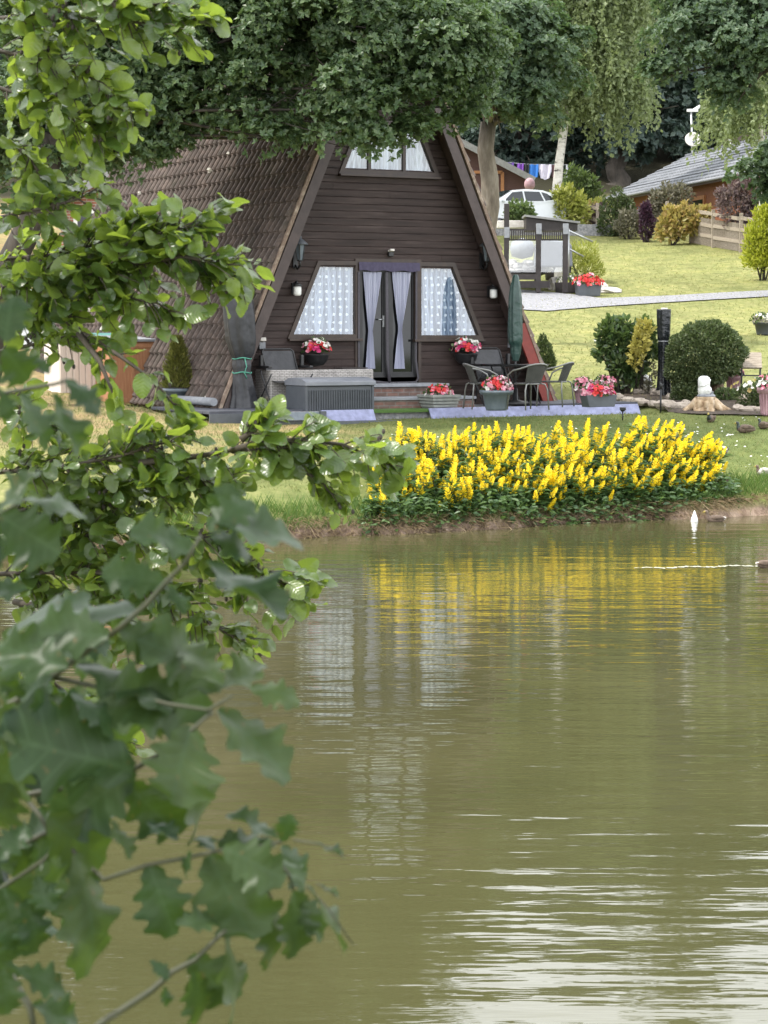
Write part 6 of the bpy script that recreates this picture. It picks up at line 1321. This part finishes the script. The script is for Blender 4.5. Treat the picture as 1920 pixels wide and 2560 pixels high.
# ================================================================== NEAR ALDER (overhanging the pond from the near bank)
def alder():
    g = np.random.default_rng(301); rr = random.Random(302); base = Vector((-2.75, 6.2, gz(-2.75, 6.2)))
    t = thing('alder_tree', 'sunlit alder tree with round serrated leaves reaching in over the pond', 'tree', base)
    b = MB(Matrix.Translation(-base)); top = Vector((-2.6, 6.6, 5.4))
    b.tube([base - Vector((0, 0, .3)), base + Vector((.03, .1, .8)), base.lerp(top, .5) + Vector((.08, 0, 0)), top], [.17, .13, .11, .07], 12)
    # photo polylines (x, y, depth) with leaf density and the length of side twigs in metres
    br = [([(0, 40, 6.9), (120, 30, 6.8), (230, 42, 6.8), (330, 52, 6.7), (440, 40, 6.7)], 1.0, .13),
          ([(0, -30, 6.8), (150, -25, 6.8), (290, 0, 6.7), (400, 25, 6.7)], .9, .14),
          ([(0, 110, 7.0), (90, 130, 6.9), (190, 165, 6.9), (285, 232, 6.8)], 1.15, .16),
          ([(0, 190, 7.1), (100, 225, 7.0), (180, 260, 6.9), (240, 290, 6.9)], 1.1, .15),
          ([(0, 300, 7.1), (60, 330, 7.0), (90, 390, 7.0)], .9, .13),
          ([(0, 470, 7.1), (90, 450, 7.0), (170, 430, 7.0), (220, 400, 7.0)], .75, .12),
          ([(0, 620, 7.2), (70, 608, 7.1), (215, 590, 7.0), (300, 530, 7.0), (400, 490, 6.9), (440, 490, 6.9)], 1.2, .17),
          ([(0, 560, 7.2), (120, 550, 7.1), (240, 520, 7.1), (330, 470, 7.0)], 1.1, .16),
          ([(150, 580, 7.1), (280, 570, 7.0), (400, 555, 6.9), (495, 575, 6.9), (520, 610, 6.9)], 1.2, .14),
          ([(0, 680, 7.2), (120, 660, 7.1), (260, 640, 7.0), (340, 655, 6.9), (385, 680, 6.9)], .75, .11),
          ([(0, 760, 7.2), (90, 740, 7.2), (150, 725, 7.1), (190, 735, 7.1)], .5, .11),
          ([(90, 650, 7.1), (180, 720, 7.0), (260, 770, 6.9), (330, 820, 6.9), (385, 885, 6.9)], .26, .08),
          ([(170, 720, 7.0), (215, 780, 6.9), (245, 850, 6.9), (255, 895, 6.9)], .28, .08),
          ([(0, 850, 7.2), (60, 880, 7.1), (110, 930, 7.1)], .8, .14),
          ([(0, 1020, 7.1), (130, 1010, 7.0), (260, 985, 6.9), (340, 960, 6.9), (400, 950, 6.9)], 1.15, .16),
          ([(300, 1000, 6.9), (430, 985, 6.9), (500, 973, 6.85), (600, 968, 6.8), (680, 965, 6.8)], .35, .10),
          ([(500, 973, 6.85), (560, 955, 6.8), (640, 950, 6.8), (740, 960, 6.8), (800, 985, 6.75), (855, 1010, 6.75)], 1.0, .12),
          ([(600, 968, 6.8), (650, 1010, 6.8), (700, 1050, 6.8), (715, 1080, 6.8)], 1.0, .10),
          ([(520, 950, 6.8), (560, 920, 6.8), (590, 900, 6.8)], 1.0, .10),
          ([(0, 1110, 7.2), (150, 1085, 7.1), (300, 1050, 7.0), (420, 1030, 6.9), (490, 1045, 6.9)], 1.25, .18),
          ([(0, 1180, 7.2), (140, 1165, 7.1), (280, 1140, 7.0), (420, 1150, 6.9), (520, 1200, 6.9), (590, 1250, 6.85), (640, 1280, 6.85)], 1.15, .17),
          ([(0, 1240, 7.2), (130, 1235, 7.1), (260, 1240, 7.0), (380, 1290, 6.95), (460, 1350, 6.9), (525, 1390, 6.9)], 1.0, .15),
          ([(30, 1300, 7.2), (150, 1320, 7.1), (260, 1340, 7.0), (330, 1400, 7.0)], .8, .15),
          ([(0, 1420, 7.2), (110, 1470, 7.1), (200, 1540, 7.0), (255, 1610, 7.0)], .8, .14),
          ([(0, 1560, 7.2), (90, 1600, 7.1), (170, 1660, 7.0), (215, 1730, 7.0)], .55, .13)]
    C = []; A = []; N = []
    def leaf(p, ax, up):
        C.append(p); A.append(ax); N.append(up)
    for pl, den, tl in br:
        P_ = [PD(x, y, d) for x, y, d in pl]
        if pl[0][0] == 0:
            q0 = P_[0]; P_ = [Vector((-2.62, 6.55, q0.z - .15)), q0.lerp(Vector((-2.6, 6.6, q0.z)), .4)] + P_
        K = len(P_); b.tube(P_, [max(.0028, .011 * (1 - i / (K - .2))) for i in range(K)], 6)
        vis = P_[2:] if pl[0][0] == 0 else P_
        for a, c in zip(vis, vis[1:]):
            sl_ = (c - a).length; n = max(1, int(sl_ / .0105 * den))
            for k in range(n):
                f = (k + rr.random()) / n; p = a.lerp(c, f); d = (c - a).normalized(); last = (c is vis[-1])
                side = Vector((rr.gauss(0, 1), rr.gauss(0, 1.2), rr.gauss(.15, 1))); side = (side - d * side.dot(d)).normalized()
                L_ = tl * rr.uniform(.35, 1.1) * (1 - .5 * f if last else 1); tip = p + (d * .75 + side * .8) * L_ + Vector((0, 0, -.25 * L_))
                mid = p.lerp(tip, .5) + Vector((0, 0, .06 * L_)); b.tube([p, mid, tip], [.003, .002, .0012], 4, cap=False)
                m = max(2, int(L_ / .030))
                for j in range(m):
                    h = (j + .7) / m; q = p.lerp(mid, h * 2) if h < .5 else mid.lerp(tip, h * 2 - 1)
                    ld = Vector((rr.gauss(0, .7), rr.gauss(0, .7), rr.gauss(-.12, .45))) + (tip - p).normalized() * .9
                    leaf(q, ld, Vector((rr.gauss(0, .55), rr.gauss(-.25, .55), rr.gauss(.8, .4))))
                if rr.random() < .10:
                    for _ in range(3): b.blob(tip + Vector((rr.gauss(0, .012), rr.gauss(0, .01), rr.gauss(-.01, .01))), (.006, .006, .009), 1, 7)
        a, c = vis[-2], vis[-1]; d = (c - a).normalized()
        for k in range(5): leaf(c - d * .02 * k, d + Vector((rr.gauss(0, .5), rr.gauss(0, .5), rr.gauss(0, .5))), Vector((rr.gauss(0, .4), -.3, .8)))
    b.build('trunk', [M['twig'], M['barkdark']], t)
    n = len(C); LL = .060 * g.uniform(.5, 1.4, n); C = np.array([tuple(q) for q in C]); A = np.array([tuple(q) for q in A]); N = np.array([tuple(q) for q in N])
    leaves('foliage', C, A, N, LL, LL * g.uniform(.85, 1.05, n), T_ALDER, LM['alder'], t, base, uv=True, smooth=True)
    print('alder leaves', n)
alder()
# ================================================================== NEAR OAK SPRAYS (an oak on the near bank beside the camera)
def near_oak():
    g = np.random.default_rng(311); rr = random.Random(312); base = Vector((-1.75, 2.3, gz(-1.75, 2.3)))
    t = thing('near_oak_tree', 'oak boughs with large lobed dark leaves closest to the viewer', 'tree', base)
    b = MB(Matrix.Translation(-base)); b.tube([base - Vector((0, 0, .3)), base + Vector((.05, 0, .7)), base + Vector((.1, .05, 2.2)), base + Vector((.05, 0, 3.6)), base + Vector((0, -.3, 5.6))], [.2, .15, .12, .1, .05], 12)
    dep = {}
    def S(u, v, d=2.25): return P(u, v, d)
    stems = [([(-60, 1800, 2.3), (0, 1777, 2.3), (60, 1741, 2.28), (130, 1693, 2.26), (193, 1645, 2.25), (301, 1569, 2.22), (368, 1509, 2.2), (414, 1457, 2.2), (463, 1408, 2.18), (501, 1341, 2.16)], .0045),
             ([(130, 1693, 2.26), (300, 1730, 2.25), (420, 1760, 2.22), (520, 1775, 2.2), (580, 1740, 2.18)], .0028),
             ([(-60, 1990, 2.3), (60, 1990, 2.3), (200, 1960, 2.28), (335, 1925, 2.24), (440, 1860, 2.22), (530, 1780, 2.2)], .0040),
             ([(-60, 2120, 2.32), (60, 2110, 2.3), (120, 2080, 2.28), (163, 2096, 2.26), (189, 2135, 2.26), (260, 2199, 2.24), (371, 2162, 2.22), (449, 2148, 2.22), (557, 2125, 2.2), (650, 2115, 2.2), (706, 2103, 2.2)], .0034),
             ([(60, 1990, 2.3), (100, 2040, 2.28), (125, 2085, 2.27)], .003), ([(-60, 2260, 2.3), (20, 2210, 2.28), (110, 2150, 2.26), (163, 2096, 2.26)], .003),
             ([(200, 2610, 2.2), (250, 2560, 2.2), (380, 2476, 2.2), (430, 2430, 2.2), (488, 2400, 2.2), (542, 2346, 2.2), (565, 2325, 2.2)], .0042),
             ([(-40, 2395, 2.3), (10, 2410, 2.3), (45, 2470, 2.28), (75, 2520, 2.26), (90, 2600, 2.26)], .006), ([(557, 2125, 2.2), (640, 2180, 2.2), (680, 2245, 2.2)], .0022), ([(650, 2115, 2.2), (720, 2180, 2.19), (734, 2227, 2.19)], .002),
             ([(-60, 990, 2.3), (0, 985, 2.3), (70, 972, 2.28), (139, 960, 2.26), (170, 950, 2.25)], .0032), ([(-60, 1300, 2.35), (0, 1285, 2.3), (60, 1250, 2.28)], .003), ([(733, 2100, 2.2), (800, 2110, 2.2), (859, 2143, 2.2)], .0014), ([(767, 2216, 2.19), (820, 2270, 2.19), (884, 2363, 2.19)], .0012), ([(792, 2208, 2.2), (842, 2241, 2.2)], .001)]
    for pl, r in stems:
        K = len(pl); b.tube([S(*q) for q in pl], [r * (1 - .6 * i / K) for i in range(K)], 7)
    for pl, r in stems:
        if pl[0][0] < 0: b.tube([base + Vector((.1, .0, max(.4, S(*pl[0]).z - base.z - .1))), S(*pl[0]).lerp(base + Vector((.1, 0, S(*pl[0]).z - base.z)), .4), S(*pl[0])], [.02, .012, r], 7)
    # base u v, tip u v, apparent width ratio, depth shift of the tip
    Lf = [(535, 1307, 761, 1329, .32, .02), (487, 1380, 330, 1312, .42, -.02), (520, 1326, 620, 1232, .6, .02), (545, 1307, 569, 1210, .75, -.01), (511, 1408, 704, 1541, .26, -.03), (525, 1341, 640, 1362, .5, .01),
          (414, 1457, 256, 1433, .62, -.02), (424, 1466, 455, 1535, .5, 0), (333, 1534, 5, 1478, .30, .06), (271, 1590, 78, 1575, .62, .03), (169, 1669, -10, 1612, .6, .02), (193, 1662, 440, 1690, .26, -.03), (295, 1570, 408, 1630, .62, .02),
          (530, 1775, 252, 1728, .60, -.05), (554, 1722, 393, 1572, .48, -.04), (554, 1712, 460, 1600, .5, .02), (554, 1722, 668, 1660, .45, .03), (625, 1720, 745, 1727, .5, 0), (545, 1775, 739, 1925, .42, -.03), (477, 1814, 427, 2010, .86, -.02),
          (499, 1863, 560, 2090, .30, .02), (430, 1750, 355, 1838, .8, .03), (310, 1955, 452, 2090, .66, .02), (335, 1925, 30, 1848, .72, -.05), (335, 1925, 135, 2078, .66, -.03), (118, 1742, 282, 1870, .30, .02), (175, 1732, 308, 1802, .34, .01),
          (60, 1870, -30, 2010, .8, 0), (40, 1760, -40, 1850, .8, 0), (30, 1960, -40, 2090, .9, .02), (120, 2040, 272, 2165, .75, .02), (277, 2052, 322, 2148, .36, 0), (189, 2135, 292, 2414, .44, -.02), (172, 2230, 215, 2325, .55, .01), (95, 2190, 122, 2280, .8, 0), (128, 2142, 174, 2226, .5, .02),
          (371, 2158, 438, 2340, .66, -.01), (8, 2220, 58, 2395, .75, -.02), (66, 2245, 106, 2378, .62, 0), (44, 2425, 172, 2470, .52, .02), (80, 2512, 196, 2566, .5, .02), (5, 2330, -30, 2480, .7, 0), (10, 2420, 20, 2540, .7, 0),
          (690, 2097, 574, 2028, .28, .02), (690, 2111, 560, 2086, .40, -.03), (706, 2103, 721, 2042, .72, 0), (790, 2108, 862, 2145, .14, 0), (703, 2116, 797, 2210, .5, .01), (560, 2118, 705, 2195, .68, -.03), (523, 2138, 630, 2352, .78, -.03),
          (670, 2244, 719, 2412, .40, -.01), (734, 2227, 753, 2398, .5, -.01), (745, 2235, 802, 2360, .42, .02), (695, 2147, 768, 2182, .36, -.02), (767, 2216, 886, 2365, .12, 0), (800, 2212, 845, 2243, .2, 0), (560, 2330, 648, 2534, .26, .01),
          (440, 2312, 548, 2288, .45, .02), (477, 2389, 577, 2512, .85, -.02), (480, 2430, 532, 2556, .55, .02), (375, 2402, 427, 2442, .5, 0), (410, 2466, 414, 2518, .5, 0), (532, 2127, 500, 2070, .5, .02), (480, 2130, 452, 2195, .3, .02), (365, 2055, 440, 2100, .4, 0),
          (14, 855, 30, 735, .75, 0), (10, 870, 74, 955, .95, 0), (66, 890, 120, 935, .5, 0), (165, 950, 258, 1005, .46, 0), (50, 985, 137, 1114, .36, 0), (130, 985, 190, 1138, .34, 0), (8, 985, 26, 1042, .8, 0), (-10, 900, -60, 1000, .8, 0),
          (-5, 1285, 102, 1178, .30, .02), (60, 1248, 214, 1243, .26, .02), (0, 1290, 142, 1378, .85, -.02), (-10, 1300, -60, 1400, .8, 0), (0, 1420, -60, 1350, .8, 0), (130, 1693, 40, 1745, .5, 0), (60, 1741, 10, 1700, .7, 0), (90, 1725, 130, 1800, .6, .02),
          (200, 1960, 130, 1905, .6, .03), (180, 1965, 240, 1895, .5, .03), (20, 2090, 80, 2180, .6, 0), (0, 2150, 60, 2060, .6, 0), (150, 2100, 70, 2150, .6, .01)]
    for k in range(46):                                                    # more sprays deeper in the tree
        u, v = rr.uniform(-30, 330) * rr.uniform(.4, 1), rr.uniform(1450, 2330); a = rr.uniform(0, 6.28); l = rr.uniform(95, 190)
        Lf.append((u, v, u + l * math.cos(a), v + l * (math.sin(a) * .8 + .35), rr.uniform(.3, .8), rr.uniform(-.04, .04), rr.uniform(.25, .75)))
    C = []; A = []; N = []; L = []; W = []
    for u0_, v0_, u1_, v1_, w, dz, *far in Lf:
        d0_ = 2.22 + rr.uniform(-.05, .06) + (far[0] if far else 0); p = S(u0_, v0_, d0_); q = S(u1_, v1_, d0_ + dz + rr.uniform(-.015, .015)); ax = q - p; l = ax.length
        view = (p - Vector((0, 0, EYE))).normalized(); a = ax.normalized(); n0 = (-view - a * (-view).dot(a)).normalized(); ratio = min(1, w / .64); roll = math.acos(ratio)
        s = a.cross(n0); cand = [n0 * math.cos(roll) + s * math.sin(roll), n0 * math.cos(roll) - s * math.sin(roll)]; nn = max(cand, key=lambda z: z.z)
        C.append(tuple(p)); A.append(tuple(ax)); N.append(tuple(nn)); L.append(l); W.append(l * max(1, w / .64))
    b.build('trunk', M['greentwig'], t)
    cs, out = clumps(g, [(-1.8, .3, 6.6, 2.6, 2.6, 1.5), (1.2, -.8, 7.0, 2.8, 2.4, 1.4), (.2, 2.0, 7.4, 2.2, 1.8, 1.2), (3.2, 1.0, 7.2, 2, 2, 1.2), (-2, -2.5, 6.5, 2.6, 2.4, 1.6)], .5, 1.5)  # unseen crown above the camera, added to shade the near leaves
    c_, a_, n_, l_ = rosette_leaves(g, cs, out, .5, 22, 5, .14); leaves('crown', c_, a_, n_, l_, l_ * .6, T_OAK, LM['nearoak'], t, base)
    C, A, N, L, W = (np.array(q) for q in (C, A, N, L, W))
    for k in range(3): leaves('foliage', C[k::3], A[k::3], N[k::3], L[k::3], W[k::3], T_OAKBIG[k], LM['nearoak'], t, base, uv=True, smooth=True)
near_oak()
